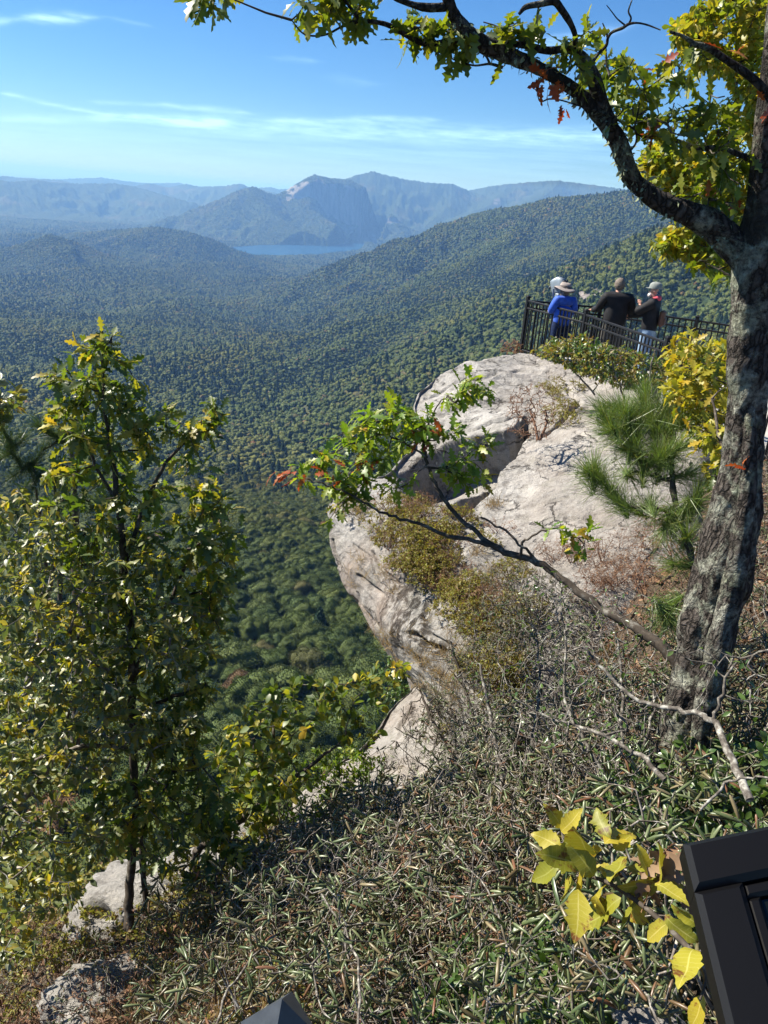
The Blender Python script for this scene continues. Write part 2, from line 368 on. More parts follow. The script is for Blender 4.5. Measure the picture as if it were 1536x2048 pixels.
# visibility of the ground from the overlook (running maximum of the view angle)
ang = (gz+14)/rr; runm = np.maximum.accumulate(ang, 0); VIS = ang >= np.vstack([runm[:1]*0-9, runm[:-1]])-0.004
t = NT('forested_ground'); co_ = t.coord(); 
patch = t.noise(.0016, co_, 5, .6); mid = t.noise(.012, co_, 4, .6); tiny = t.n('ShaderNodeTexVoronoi', {'Scale': .085, 'Vector': co_}); 
g1 = t.ramp(tiny.outputs['Color'], [(.15, (.016, .030, .010)), (.5, (.045, .066, .022)), (.8, (.075, .09, .030)), (.96, (.12, .085, .035))])
g2 = t.mix(g1, t.ramp(mid, [(.3, (.018, .034, .012)), (.7, (.045, .055, .02))]), .45)
br = t.ramp(patch, [(.54, 0.0), (.64, 1.0)]); g3 = t.mix(g2, (.13, .095, .05), t.math('MULTIPLY', br, .45))
h = t.math('ADD', t.math('MULTIPLY', tiny.outputs['Distance'], -1.0), 1.0)
nb = t.bump(h, .9, 9.0)
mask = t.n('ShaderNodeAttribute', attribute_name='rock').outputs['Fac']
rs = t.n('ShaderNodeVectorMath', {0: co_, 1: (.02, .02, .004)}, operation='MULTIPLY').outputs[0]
rk = t.ramp(t.noise(1.0, rs, 5, .6), [(.3, (.10, .09, .085)), (.7, (.26, .23, .21))])  # grey granite darkened: the far cliff's shade is put into its colour
pale = t.n('ShaderNodeAttribute', attribute_name='pale').outputs['Fac']; rk = t.mix(rk, (.30, .27, .25), pale)  # same granite, lightened at its left end: sunlight painted into the colour
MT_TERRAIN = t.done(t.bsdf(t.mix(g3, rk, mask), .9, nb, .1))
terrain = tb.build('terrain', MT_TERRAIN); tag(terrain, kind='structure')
# bare granite where the cliff and the dome slabs are
pts = gx.ravel(), gy.ravel(), gz.ravel()
W = np.stack([gx, gy, gz], -1); kk = W@_f; PXX = 768+FPX*(W@_R)/kk; PYY = 1024-FPX*(W@_U)/kk
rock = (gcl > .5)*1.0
nz = fbm(gx/60, gy/60, oct=3, seed=50)
def rm(poly, r0, r1, th=-.3):
    global rock
    rock = np.maximum(rock, (inpoly(PXX, PYY, np.array(poly, float)) & (rr > r0) & (rr < r1) & (nz > th)).astype(float))
rm([(563, 388), (585, 374), (612, 364), (628, 372), (622, 384), (600, 392), (590, 400), (580, 390)], 9300, 10800, -.35)
rm([(1150, 580), (1180, 565), (1215, 590), (1210, 615), (1170, 605)], 700, 1400, .25)
rm([(985, 402), (998, 398), (1003, 408), (990, 412)], 9000, 16000, -.2)
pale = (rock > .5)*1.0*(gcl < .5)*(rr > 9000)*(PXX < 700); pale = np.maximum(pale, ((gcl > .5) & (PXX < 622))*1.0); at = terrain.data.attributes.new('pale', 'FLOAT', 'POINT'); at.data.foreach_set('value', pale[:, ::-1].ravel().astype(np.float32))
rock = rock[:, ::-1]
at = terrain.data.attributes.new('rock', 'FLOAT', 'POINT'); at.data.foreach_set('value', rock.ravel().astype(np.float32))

# lake
t = NT('lake_water'); nb = t.bump(t.noise(.02, t.coord(), 3), .1, 1.0); MT_WATER = t.done(t.bsdf((.012, .065, .15), .25, nb, .3))
lk = MB(); a, b = LK.min(0)-300, LK.max(0)+300; lk.grid(np.array([[(a[0], a[1], LAKE_Z), (a[0], b[1], LAKE_Z)], [(b[0], a[1], LAKE_Z), (b[0], b[1], LAKE_Z)]])); lake = lk.build('lake', MT_WATER); tag(lake, kind='structure')
# pale dam and clearings
def clearing(name, label, cat, pts, col, hd):
    q = np.array([Ph(x, y, hd) for x, y in pts]); 
    c = q.mean(0); base = H(np.array([c[0]]), np.array([c[1]]))[0][0]
    m = MB(); n = len(q); top = q.copy(); top[:, 2] = c[2]+3; bot = q.copy(); bot[:, 2] = min(base, c[2])-25
    return top, bot, c, base

# ------------------------------------------------------------------ forest
def forest_mat(name, stops):
    t = NT(name); oi = t.n('ShaderNodeObjectInfo'); g = t.n('ShaderNodeNewGeometry')
    c = t.ramp(oi.outputs['Random'], stops)
    v = t.ramp(g.outputs['Random Per Island'], [(0, .80), (1, 1.15)])
    c = t.mix(c, v, 1.0, 'MULTIPLY')
    pat = t.ramp(t.noise(.004, g.outputs['Position'], 3), [(.35, (.80, .90, 1.0)), (.55, (1.05, 1.02, .95)), (.70, (1.35, 1.12, .92))])
    c = t.mix(c, pat, 1.0, 'MULTIPLY')
    b = t.bsdf(c, .75, None, .2); tr = t.n('ShaderNodeBsdfTranslucent', {'Color': t.mix(c, (1.2, 1.3, .6), 1.0, 'MULTIPLY')}).outputs[0]
    return t.done(t.n('ShaderNodeMixShader', {0: .2, 1: b, 2: tr}).outputs[0])
GREENS = [(0, (.060, .082, .020)), (.2, (.088, .112, .026)), (.4, (.068, .094, .026)), (.6, (.108, .124, .030)), (.78, (.082, .104, .022)), (.93, (.095, .116, .030)), (.985, (.13, .11, .038)), (1, (.15, .085, .038))]
M_FOR = forest_mat('forest_leaves', GREENS)
M_PINE = forest_mat('pine_leaves', [(0, (.018, .042, .020)), (1, (.035, .065, .030))])
M_BARKF = simple('forest_bark', (.10, .085, .07), .9)
def ico(sub):
    bm = bmesh.new(); bmesh.ops.create_icosphere(bm, subdivisions=sub, radius=1); bm.verts.index_update()
    v = np.array([q.co for q in bm.verts]); f = np.array([[q.index for q in p.verts] for p in bm.faces]); bm.free(); return v, f
def crown_mesh(name, seed, sub, nlob, nclump, csz, mat, conic=False):
    rg = np.random.default_rng(seed); v, f = ico(sub); m = MB()
    if conic:
        h = (v[:, 2]+1)/2; rad = (1-h)**.7*.55+.03; rad = rad*(1+.25*fbm(v[:, 0]*3, v[:, 1]*3, v[:, 2]*5+seed, 3, seed)); th = np.arctan2(v[:, 1], v[:, 0]); s_ = np.minimum(np.hypot(v[:, 0], v[:, 1])*3, 1)
        vv = np.stack([np.cos(th)*rad*s_, np.sin(th)*rad*s_, h*2.1-.4], -1); lob = None
    else:
        lc = nrm(rg.normal(size=(nlob, 3))); lc[:, 2] = np.abs(lc[:, 2])*.9-.15; lc = nrm(lc)*(.52+.26*rg.random((nlob, 1))); lr = .24+.20*rg.random(nlob)
        vv = v*.42
        for c, r_ in zip(lc, lr):    # push each direction out to the farthest lobe it meets
            b_ = v@c; disc = b_*b_-(c@c)+r_*r_; hit = disc > 0; tt = np.where(hit, b_+np.sqrt(np.maximum(disc, 0)), 0)
            cur = np.linalg.norm(vv, axis=1); new = np.maximum(cur, tt); vv = v*new[:, None]
        vv = vv*(1+.16*fbm(v[:, 0]*2.5, v[:, 1]*2.5, v[:, 2]*2.5+seed, 4, seed))[:, None]; vv[:, 2] *= .98
    m.add(vv*(.94 if nclump else 1), f)
    if nclump:
        fc = vv[f].mean(1); fn = nrm(np.cross(vv[f[:, 1]]-vv[f[:, 0]], vv[f[:, 2]]-vv[f[:, 0]])); k = rg.integers(0, len(f), nclump)
        k = k[(fc[k, 2] > -.45)|(rg.random(len(k)) < .4)]
        p = fc[k]*(1+.09*rg.random((len(k), 1))); n = nrm(fn[k]+.75*rg.normal(size=(len(k), 3))); a = nrm(np.cross(n, rg.normal(size=(len(k), 3)))); b = np.cross(n, a); s_ = csz*(.6+.8*rg.random((len(k), 1)))
        Q = np.stack([p-a*s_, p-b*s_*.7, p+a*s_, p+b*s_*.7], 1).reshape(-1, 3); m.add(Q, np.arange(len(Q)).reshape(-1, 4))
    return m
HI = [crown_mesh('crown', 10+i, 4, 34+4*i, 10000, .032, M_FOR) for i in range(4)]
LO = [crown_mesh('crown', 30+i, 2, 14, 130, .12, M_FOR) for i in range(4)]
PN = [crown_mesh('crown', 50, 3, 0, 900, .07, M_PINE, True)]
GREEN_LABEL = 'rounded green broadleaf tree in the near forest far below the pale rock overhang'
def forest_tree(mb, mat, pos, s, conic=False):
    r = empty('forest_tree', None, 'tree', pos); c = mb.build('crown', mat, r); c.scale = (s, s, s); c.rotation_euler.z = rng.random()*6.28
    tk = MB(); tk.tube([(0, 0, -9), (0.1, 0, -3), (0, .1, 2)], [.32, .25, .12], 6); tk.build('trunk', M_BARKF, r)
    tag(r, GREEN_LABEL, 'tree', 'broadleaf trees of the near forest below the cliff'); return r

def jitter_grid(sp, r0, r1):
    n = int(r1/sp)+2; xs = np.arange(-n, n)*sp; ys = np.arange(0, n)*sp
    X, Y = np.meshgrid(xs, ys); X = X.ravel()+(rng.random(X.size)-.5)*sp*.9; Y = Y.ravel()+(rng.random(Y.size)-.5)*sp*.9
    r = np.hypot(X, Y); a = np.arctan2(X, Y); k = (r > r0) & (r < r1) & (a > AA[0]+.12) & (a < AA[-1]-.12); return X[k], Y[k]
tx, ty, tsz, lod = [], [], [], []
for sp, r0, r1, s, l in ((6.9, 45, 1500, 4.7, 0), (7.6, 1500, 3000, 5.0, 1), (9.6, 3000, 5200, 6.3, 1), (12, 5200, 6900, 7.6, 1), (15, 6900, 10400, 8.6, 1)):
    x, y = jitter_grid(sp, r0, r1); tx.append(x); ty.append(y); tsz.append(np.full(len(x), s)); lod.append(np.full(len(x), l))
tx, ty, tsz, lod = map(np.concatenate, (tx, ty, tsz, lod))
ri = np.clip(np.searchsorted(RR, np.hypot(tx, ty)), 1, len(RR)-2); ai = np.clip(np.round((np.arctan2(tx, ty)-AA[0])/(AA[1]-AA[0])).astype(int), 0, len(AA)-1)
near = np.hypot(tx, ty) < 350
k = VIS[ri, ai] | VIS[ri-1, ai] | VIS[ri+1, ai] | near; k &= (gz[ri, ai] > LAKE_Z) & (gcl[ri, ai] < .5) & (rock[:, ::-1][ri, ai] < .5)
tx, ty, tsz, lod = tx[k], ty[k], tsz[k], lod[k]
r_ = np.hypot(tx, ty); ri = np.clip(np.searchsorted(RR, r_), 1, len(RR)-1); f_ = (r_-RR[ri-1])/(RR[ri]-RR[ri-1]); ai = np.clip(np.round((np.arctan2(tx, ty)-AA[0])/(AA[1]-AA[0])).astype(int), 0, len(AA)-1)
tz = gz[ri-1, ai]*(1-f_)+gz[ri, ai]*f_
tsz = tsz*(.62+.85*rng.random(len(tx))**1.6); tz = tz+(rng.random(len(tx))-.5)*5
print('trees', len(tx))
# the 300 that show largest (nearest in view) are trees of their own
W = np.stack([tx, ty, tz], -1); kk = W@_f; qx = 768+FPX*(W@_R)/kk; qy = 1024-FPX*(W@_U)/kk
inview = (kk > 0) & (qx > -40) & (qx < 880) & (qy > 200) & (qy < 1700) & (qx < 700+np.maximum(1700-qy, 0)*0.4)
order = np.argsort(np.where(inview, r_, 1e9)); nearid = order[:296]; loid = order[296:300]
src_hi, src_lo = [], []
for n_, i in enumerate(nearid):
    kind = n_ % 4
    if n_ < 4: o = forest_tree(HI[kind], M_FOR, (tx[i], ty[i], tz[i]), tsz[i]); src_hi.append(o)
    else:
        o = copy_tree(src_hi[kind]); o.location = (tx[i], ty[i], tz[i])
        for ch in o.children:
            if ch.name.startswith('crown'): ch.scale = (tsz[i]*(.9+.2*rng.random()), tsz[i]*(.9+.2*rng.random()), tsz[i]*(.9+.25*rng.random())); ch.rotation_euler.z = rng.random()*6.28
for n_, i in enumerate(loid): o = forest_tree(LO[n_], M_FOR, (tx[i], ty[i], tz[i]), tsz[i]); src_lo.append(o)
i = order[300]; pine0 = forest_tree(PN[0], M_PINE, (tx[i], ty[i], tz[i]), 6.5)
pine0.name = 'forest_pine'; pine0['label'] = 'dark narrow pine standing among the rounded forest trees below the rock'; pine0['category'] = 'pine tree'; pine0['group'] = ''; del pine0['group']; src_lo.append(pine0)
rest = np.ones(len(tx), bool); rest[nearid] = False; rest[loid] = False; rest[order[300]] = False
tx, ty, tz, tsz, lod, r_ = tx[rest], ty[rest], tz[rest], tsz[rest], lod[rest], r_[rest]
crowns = [c for o in src_hi for c in o.children if c.name.startswith('crown')] + [c for o in src_lo for c in o.children if c.name.startswith('crown')]
idx = np.where(lod == 0, np.where(r_ < 800, rng.integers(0, 4, len(tx)), rng.integers(4, 8, len(tx))), rng.integers(4, 8, len(tx)))
pinef = (vnoise(tx/350, ty/350, seed=4)*.5+.5)*.34; idx = np.where((rng.random(len(tx)) < pinef) & (r_ > 700), 8, idx)
me = bpy.data.meshes.new('distant_forest'); me.vertices.add(len(tx)); me.vertices.foreach_set('co', np.stack([tx, ty, tz], -1).ravel().astype(np.float32))
for nm, ty_, va in (('tsize', 'FLOAT', tsz.astype(np.float32)), ('tkind', 'INT', idx.astype(np.int32)), ('trot', 'FLOAT', (rng.random(len(tx))*6.28).astype(np.float32))):
    a_ = me.attributes.new(nm, ty_, 'POINT'); a_.data.foreach_set('value', va)
fo = bpy.data.objects.new('distant_forest', me); COL.objects.link(fo); tag(fo, 'dense green forest canopy covering the slopes and valley below', 'forest', kind='stuff')
ng = bpy.data.node_groups.new('plant_forest', 'GeometryNodeTree'); ng.interface.new_socket('Geometry', in_out='INPUT', socket_type='NodeSocketGeometry'); ng.interface.new_socket('Geometry', in_out='OUTPUT', socket_type='NodeSocketGeometry')
N, L = ng.nodes, ng.links; gi = N.new('NodeGroupInput'); go = N.new('NodeGroupOutput'); iop = N.new('GeometryNodeInstanceOnPoints'); gti = N.new('GeometryNodeGeometryToInstance')
for c in reversed(crowns):
    oi = N.new('GeometryNodeObjectInfo'); oi.inputs['Object'].default_value = c; oi.transform_space = 'ORIGINAL'; L.new(oi.outputs['Geometry'], gti.inputs[0])
def nattr(nm, ty_):
    a_ = N.new('GeometryNodeInputNamedAttribute'); a_.data_type = ty_; a_.inputs['Name'].default_value = nm; return a_.outputs['Attribute']
mp = N.new('GeometryNodeMeshToPoints'); L.new(gi.outputs[0], mp.inputs[0])
cx = N.new('ShaderNodeCombineXYZ'); L.new(nattr('trot', 'FLOAT'), cx.inputs[2])
L.new(mp.outputs[0], iop.inputs['Points']); L.new(gti.outputs[0], iop.inputs['Instance']); iop.inputs['Pick Instance'].default_value = True
L.new(nattr('tkind', 'INT'), iop.inputs['Instance Index']); L.new(cx.outputs[0], iop.inputs['Rotation']); L.new(nattr('tsize', 'FLOAT'), iop.inputs['Scale']); L.new(iop.outputs[0], go.inputs[0])
md = fo.modifiers.new('forest', 'NODES'); md.node_group = ng
# ------------------------------------------------------------------ the near slope (one sheet of soil and litter)
GC = [(1.75, 3.32, -2.85), (.52, 1.8, -3.05), (-1.66, 4.11, -5.45), (.67, 4.63, -4.75), (-.57, 5.67, -6.1), (1.17, 1.63, -2.5), (2.38, 6.14, -3.05), (3.3, 4.0, -2.7), (4.5, 6, -2.8),
      (.18, 8.2, -7.6), (-.8, 9.5, -13), (-3, 7.2, -8.9), (-5, 6, -8.4), (-8, 5, -9), (-3, 10, -18), (2.2, 8.5, -3.7), (3.6, 10.5, -3.2), (4, 12.5, -3.5), (3.6, 15, -3.8), (6, 15, -3.8), (6, 11, -3.6), (8, 14, -3.8), (9, 8, -3.4), (8, 2, -2.2),
      (-4, 2, -5.4), (-8, 1, -7), (-3, 4.2, -6.4), (0, 0, -2.9), (-2, 0, -4), (0, -2, -2.4), (-2, 2.5, -5.0), (1.0, 7.0, -5.6), (1.6, 6.2, -4.4), (2, 18, -20), (8, 18, -12), (0, 14, -24), (-8, 10, -24), (-10, 8, -20), (12, 16, -6), (5, -2, -1.8)]
GC = np.array(GC, float)
def _phi(r): return r
_A = np.hypot(GC[:, None, 0]-GC[None, :, 0], GC[:, None, 1]-GC[None, :, 1]); _n = len(GC)
_M = np.zeros((_n+3, _n+3)); _M[:_n, :_n] = _phi(_A); _M[:_n, _n] = 1; _M[:_n, _n+1:] = GC[:, :2]; _M[_n, :_n] = 1; _M[_n+1:, :_n] = GC[:, :2].T
_w = np.linalg.solve(_M, np.concatenate([GC[:, 2], [0, 0, 0]]))
def G(x, y):
    x = np.asarray(x, float); y = np.asarray(y, float); s = _w[_n]+_w[_n+1]*x+_w[_n+2]*y
    for i in range(_n): s = s+_w[i]*np.hypot(x-GC[i, 0], y-GC[i, 1])
    return s+.09*fbm(x*1.3, y*1.3, oct=4, seed=61)
gxx, gyy = np.meshgrid(np.linspace(-11, 13, 300), np.linspace(-2.5, 17.5, 260), indexing='ij'); gzz = G(gxx, gyy)
e_ = np.maximum(np.maximum(-9-gxx, gxx-11), gyy-16.5); gzz = gzz-np.maximum(e_, 0)*12
t = NT('leaf_litter_soil'); c_ = t.coord()
v_ = t.n('ShaderNodeTexVoronoi', {'Scale': 26, 'Vector': t.n('ShaderNodeVectorMath', {0: c_, 1: t.n('ShaderNodeVectorMath', {0: t.noise(6, c_, 3, w='Color'), 'Scale': .25}, operation='SCALE').outputs[0]}).outputs[0]})
lit = t.ramp(v_.outputs['Color'], [(.1, (.025, .018, .013)), (.4, (.06, .042, .028)), (.7, (.11, .08, .055)), (1, (.20, .14, .09))])
big = t.noise(1.2, c_, 4); cc = t.mix(lit, t.ramp(big, [(.35, (.06, .05, .035)), (.65, (.14, .11, .08))]), .4)
M_SOIL = t.done(t.bsdf(cc, .95, t.bump(t.math('ADD', v_.outputs['Distance'], t.noise(40, c_, 4)), .9, .03), .1))
m = MB(); m.grid(np.stack([gxx, gyy, gzz], -1)); ground = m.build('ground', M_SOIL); tag(ground, kind='structure')

# ------------------------------------------------------------------ rock
t = NT('granite'); c_ = t.coord()
b1 = t.noise(.9, c_, 6, .6); b2 = t.noise(7, c_, 6, .65); b3 = t.noise(60, c_, 4, .6)
col = t.ramp(b1, [(.3, (.21, .195, .175)), (.5, (.33, .315, .29)), (.68, (.42, .405, .38))])
col = t.mix(col, t.ramp(b2, [(.32, (.45, .43, .41)), (.5, (1, 1, 1)), (.7, (1.2, 1.18, 1.14))]), .85, 'MULTIPLY')
col = t.mix(col, t.ramp(b3, [(.3, .70), (.6, 1.08)]), .6, 'MULTIPLY')
wv = t.n('ShaderNodeVectorMath', {0: t.n('ShaderNodeVectorMath', {0: c_, 1: (1, 1, 2.2)}, operation='MULTIPLY').outputs[0], 1: t.n('ShaderNodeVectorMath', {0: t.noise(1.6, c_, 6, .65, w='Color'), 'Scale': .9}, operation='SCALE').outputs[0]}).outputs[0]
ck = t.n('ShaderNodeTexVoronoi', {'Scale': 1.25, 'Vector': wv}, feature='DISTANCE_TO_EDGE').outputs[0]; ckm = t.math('MULTIPLY', t.ramp(ck, [(.0, 1.0), (.022, 0.0)]), t.ramp(t.noise(1.7, c_, 4), [(.46, 0.0), (.56, 1.0)]))
spk = t.ramp(t.noise(24, c_, 8, .8, .3), [(.56, 0.0), (.62, 1.0)]); col = t.mix(col, (.12, .115, .10), t.math('MULTIPLY', spk, t.ramp(t.noise(2.2, c_, 4), [(.42, .1), (.62, .75)])))
wsp = t.ramp(t.noise(16, c_, 6, .7, .3), [(.60, 0.0), (.66, 1.0)]); col = t.mix(col, (.56, .56, .52), t.math('MULTIPLY', wsp, .45))
lich = t.ramp(t.noise(3.5, c_, 8, .7, .6), [(.56, 0.0), (.64, 1.0)]); col = t.mix(col, (.20, .195, .165), t.math('MULTIPLY', lich, .6))
sv = t.n('ShaderNodeVectorMath', {0: c_, 1: (9, 9, 1.5)}, operation='MULTIPLY').outputs[0]
stv = t.ramp(t.noise(1, sv, 6, .7, .6), [(.44, 0.0), (.54, 1.0)]); sa = t.n('ShaderNodeAttribute', attribute_name='stain_and_dark').outputs['Fac']
col = t.mix(col, (.045, .04, .035), t.math('MULTIPLY', stv, sa)); col = t.mix(col, (.05, .045, .04), t.math('MULTIPLY', ckm, .85))
wa = t.n('ShaderNodeAttribute', attribute_name='warm').outputs['Fac']; col = t.mix(col, (.30, .235, .19), t.math('MULTIPLY', wa, t.ramp(t.noise(2.5, c_, 5), [(.35, .1), (.65, .75)])))
hgt = t.math('SUBTRACT', t.math('ADD', t.math('MULTIPLY', b2, .9), t.math('MULTIPLY', t.noise(22, c_, 8, .75), .5)), t.math('MULTIPLY', ckm, .8))
M_ROCK = t.done(t.bsdf(col, .9, t.bump(hgt, .9, .08), .2))
def polyd(px, py, pl):
    d = np.full(px.shape, 1e9); pl = np.array(pl, float)
    for i in range(len(pl)-1): d = np.minimum(d, seg_dist(px, py, pl[i], pl[i+1])[0])
    return d
def sstep(a, b, x): x = np.clip((x-a)/(b-a), 0, 1); return x*x*(3-2*x)
def rock_patch(name, O, I, bulge, nu, nv, feat, seed, back=((.5, .25, -.5), (1.5, 1.2, -2.4), (2.2, 2.2, -6.5)), amp=1.0):
    O = spline(O, nu); I = spline(I, nu); bul = spline([[b] for b in bulge], nu)[:, 0]; s = np.linspace(0, 1, nv)[None, :, None]
    A = O[:, None]*(1-s)+I[:, None]*s; s = s[..., 0]; d = A[..., 2]-bul[:, None]*np.sin(PI*s)**.8-.25*(1-s)*0
    V = P(A[..., 0], A[..., 1], d); vp = rays(A[..., 0], A[..., 1])
    rows = []; r0 = V[:, 0]; rd = vp[:, 0]
    for f_, rx, dz in reversed(back): rows.append(r0+nrm(rd*[1, 1, 0])*f_+np.array([rx, 0, dz]))
    B = np.stack(rows, 1); nb_ = B.shape[1]
    # refine the back rows so that they bend smoothly round the rim
    ext = []
    for k in range(nb_):
        a = B[:, k]; b = B[:, k+1] if k+1 < nb_ else V[:, 0]
        for q in np.arange(14)/14: ext.append(a*(1-q)+b*q)
    tail = []; e1 = V[:, -1]; dh = e1-V[:, -12]; dh = nrm(dh)
    for q in np.arange(1, 16)/15: tail.append(e1+dh*.9*q*(1-.3*q)+np.array([.5*q, 0, -1.9*q*q]))
    Vx = np.concatenate([np.stack(ext, 1), V, np.stack(tail, 1)], 1)
    pxx = np.concatenate([np.repeat(A[:, :1, 0], len(ext), 1), A[..., 0], np.repeat(A[:, -1:, 0], 15, 1)], 1); pyy = np.concatenate([np.repeat(A[:, :1, 1], len(ext), 1), A[..., 1], np.repeat(A[:, -1:, 1], 15, 1)], 1)
    n = nrm(np.cross(np.gradient(Vx, axis=0), np.gradient(Vx, axis=1))); vv = nrm(Vx)
    if (n*vv).sum(-1)[:, -nv:].mean() > 0: n = -n
    x, y, z = Vx[..., 0], Vx[..., 1], Vx[..., 2]
    dsp = .10*fbm(x*.7, y*.7, z*.9, 3, seed)+.022*fbm(x*2.4, y*2.4, z*4.5, 4, seed+5)-.045*np.abs(fbm(x*1.1, y*1.1, z*4.5, 3, seed+9))
    dsp += .006*fbm(x*14, y*14, z*14, 3, seed+7)
    st, wm = np.zeros_like(x), np.zeros_like(x)
    dd, st, wm = feat(pxx, pyy, x, y, z)
    fade = np.ones_like(x); fade[:, :len(ext)] = np.linspace(1, 1, len(ext))
    Vx = Vx+n*((dsp*amp+dd*fade)[..., None])
    m = MB(); m.grid(Vx); o = m.build(name, M_ROCK)
    for nm, a_ in (('stain_and_dark', st), ('warm', wm)):
        at = o.data.attributes.new(nm, 'FLOAT', 'POINT'); at.data.foreach_set('value', a_.ravel().astype(np.float32))
    return o, Vx, pxx, pyy
O1 = [(1110, 716, 15.2), (1040, 702, 15.6), (985, 722, 15.0), (919, 735, 14.2), (848, 766, 13.3), (824, 800, 12.8), (818, 880, 11.8), (765, 938, 11.0), (700, 972, 10.6), (657, 1006, 10.3), (656, 1062, 10.1), (668, 1120, 9.9), (692, 1182, 9.7), (735, 1250, 9.4), (772, 1292, 9.2), (812, 1345, 9.0), (852, 1400, 8.8), (905, 1500, 8.4)]
I1 = [(1400, 830, 11.2), (1400, 850, 10.8), (1390, 880, 10.4), (1380, 920, 9.8), (1360, 960, 9.2), (1350, 1010, 8.6), (1330, 1060, 8.1), (1290, 1110, 7.8), (1240, 1160, 7.5), (1180, 1190, 7.3), (1130, 1220, 7.2), (1090, 1260, 7.1), (1070, 1310, 7.0), (1050, 1350, 6.9), (1040, 1400, 6.8), (1030, 1440, 6.7), (1030, 1500, 6.6), (1030, 1580, 6.5)]
B1 = [.1, .1, .15, .2, .2, .2, .15, .15, .2, .25, .35, .45, .5, .5, .5, .45, .4, .3]
def feat1(px, py, x, y, z):
    dd = np.zeros_like(px)
    w = 5*fbm(x*3, y*3, z*3, 3, 91)
    dch = polyd(px+w, py+w, [(1052, 850), (1032, 885), (1005, 925), (975, 958), (945, 990), (915, 1020)])
    dd -= .85*(1-sstep(2, 15, dch))
    # the lifted slab left of the cleft: full above the line, cut back under it
    yl = np.interp(px, [700, 800, 850, 905, 960, 1010, 1050, 1060], [960, 930, 912, 900, 888, 876, 858, 850]); left = np.interp(py, [850, 900, 950, 1010], [1050, 1030, 985, 930])
    below = sstep(-2, 5, py+w-yl)*sstep(0, 12, left-px)*(1-sstep(20, 110, py-yl)); dd -= .60*below*sstep(780, 860, px)
    up = (1-sstep(0, 5, py+w-yl))*sstep(60, 0, yl-py)*sstep(800, 860, px)*(1-sstep(1045, 1060, px)); dd += .10*up
    for pl, dp, wd2 in (([(1128, 1032), (1190, 1040), (1260, 1046), (1330, 1040)], .07, 4), ([(890, 872), (940, 862), (1000, 846), (1040, 838)], .12, 6), ([(1040, 1012), (1110, 1000), (1170, 985)], .025, 3), ([(1130, 760), (1160, 800), (1110, 850), (1060, 880)], .08, 6),
                       ([(664, 1080), (668, 1105), (674, 1130)], .09, 4), ([(712, 1150), (735, 1172), (760, 1188)], .08, 4), ([(690, 1190), (720, 1215), (770, 1275), (800, 1320)], .08, 5), ([(740, 1100), (752, 1130), (790, 1160)], .07, 5), ([(700, 1085), (735, 1110), (745, 1160)], .05, 4),
                       ([(850, 790), (920, 765), (1000, 760), (1100, 780)], .05, 5), ([(860, 830), (930, 810), (1010, 800)], .05, 5), ([(1150, 870), (1200, 890), (1260, 900)], .04, 4), ([(960, 760), (1040, 735), (1120, 745)], .05, 6), ([(830, 1270), (850, 1290), (880, 1300)], .12, 9), ([(835, 1230), (850, 1265), (900, 1290)], .05, 5)):
        d = polyd(px+w*.8, py+w*.8, pl); dd -= dp*(1-sstep(0, wd2, d))
    st = sstep(740, 775, px)*(1-sstep(840, 870, px))*sstep(1120, 1160, py)*(1-sstep(1270, 1330, py))
    st = np.maximum(st, .8*sstep(760, 800, px)*(1-sstep(900, 960, px))*sstep(1100, 1140, py)*(1-sstep(1170, 1210, py))); st = np.maximum(st, 1-sstep(8, 26, polyd(px, py, [(830, 1270), (850, 1290), (880, 1300)])))
    st = np.maximum(st, .5*(1-sstep(0, 20, dch))); st = np.maximum(st, .25*sstep(1000, 1200, py))  # streaks also darken the cleft, the notch and, faintly, the lower rock
    wm = np.maximum(.9*sstep(1060, 1120, py)*(1-sstep(760, 830, px)), .35*sstep(960, 1100, px))
    return dd, st, wm
rock1, RV, RPX, RPY = rock_patch('granite_outcrop', O1, I1, B1, 22, 330, feat1, 11)
tag(rock1, 'massive pale granite outcrop jutting left over the valley below the fenced platform', 'rock outcrop')
O2 = [(880, 1368, 9.4), (836, 1362, 9.5), (802, 1386, 9.5), (770, 1412, 9.4), (735, 1448, 9.2), (700, 1482, 9.0), (668, 1512, 8.8), (620, 1570, 8.5), (540, 1640, 8.0)]
I2 = [(1000, 1400, 8.3), (1010, 1430, 8.2), (1010, 1460, 8.1), (1010, 1490, 8.0), (1000, 1530, 7.8), (980, 1570, 7.6), (940, 1610, 7.4), (880, 1660, 7.2), (800, 1720, 7.0)]
feat0 = lambda px, py, x, y, z: (-.06*(1-sstep(0, 6, polyd(px, py, [(820, 1400), (790, 1440), (850, 1470), (930, 1480)]))), .5*sstep(0, 60, px-860), .5+0*px)
rock2, *_ = rock_patch('granite_ledge', O2, I2, [.15]*9, 16, 150, feat0, 31, amp=.9); tag(rock2, 'lower tilted pale granite ledge beneath the overhanging outcrop', 'rock ledge')
def boulder(name, label, px, py, d, sx, sy, sz, seed, tilt=0):
    v, f = ico(5); c = P(px, py, d); n = 1+.30*fbm(v[:, 0]*1.3+seed, v[:, 1]*1.3, v[:, 2]*1.3, 3, seed)+.07*fbm(v[:, 0]*6, v[:, 1]*6, v[:, 2]*9, 3, seed)
    q = v*n[:, None]*[sx, sy, sz]; ct, st_ = math.cos(tilt), math.sin(tilt); q = np.stack([q[:, 0], q[:, 1]*ct-q[:, 2]*st_, q[:, 1]*st_+q[:, 2]*ct], -1)
    m = MB(); m.add(q, f); o = m.build(name, M_ROCK); o.location = c; tag(o, label, 'boulder')
boulder('boulder', 'sunlit pale rock slab behind the slender sapling trunks at the lower left', 340, 1830, 8.2, .95, .8, .42, 3, -.5)
boulder('boulder', 'grey lichen covered rock between the shrubs under the dark oak leaves', 470, 1740, 8.0, .6, .5, .34, 8, -.6)
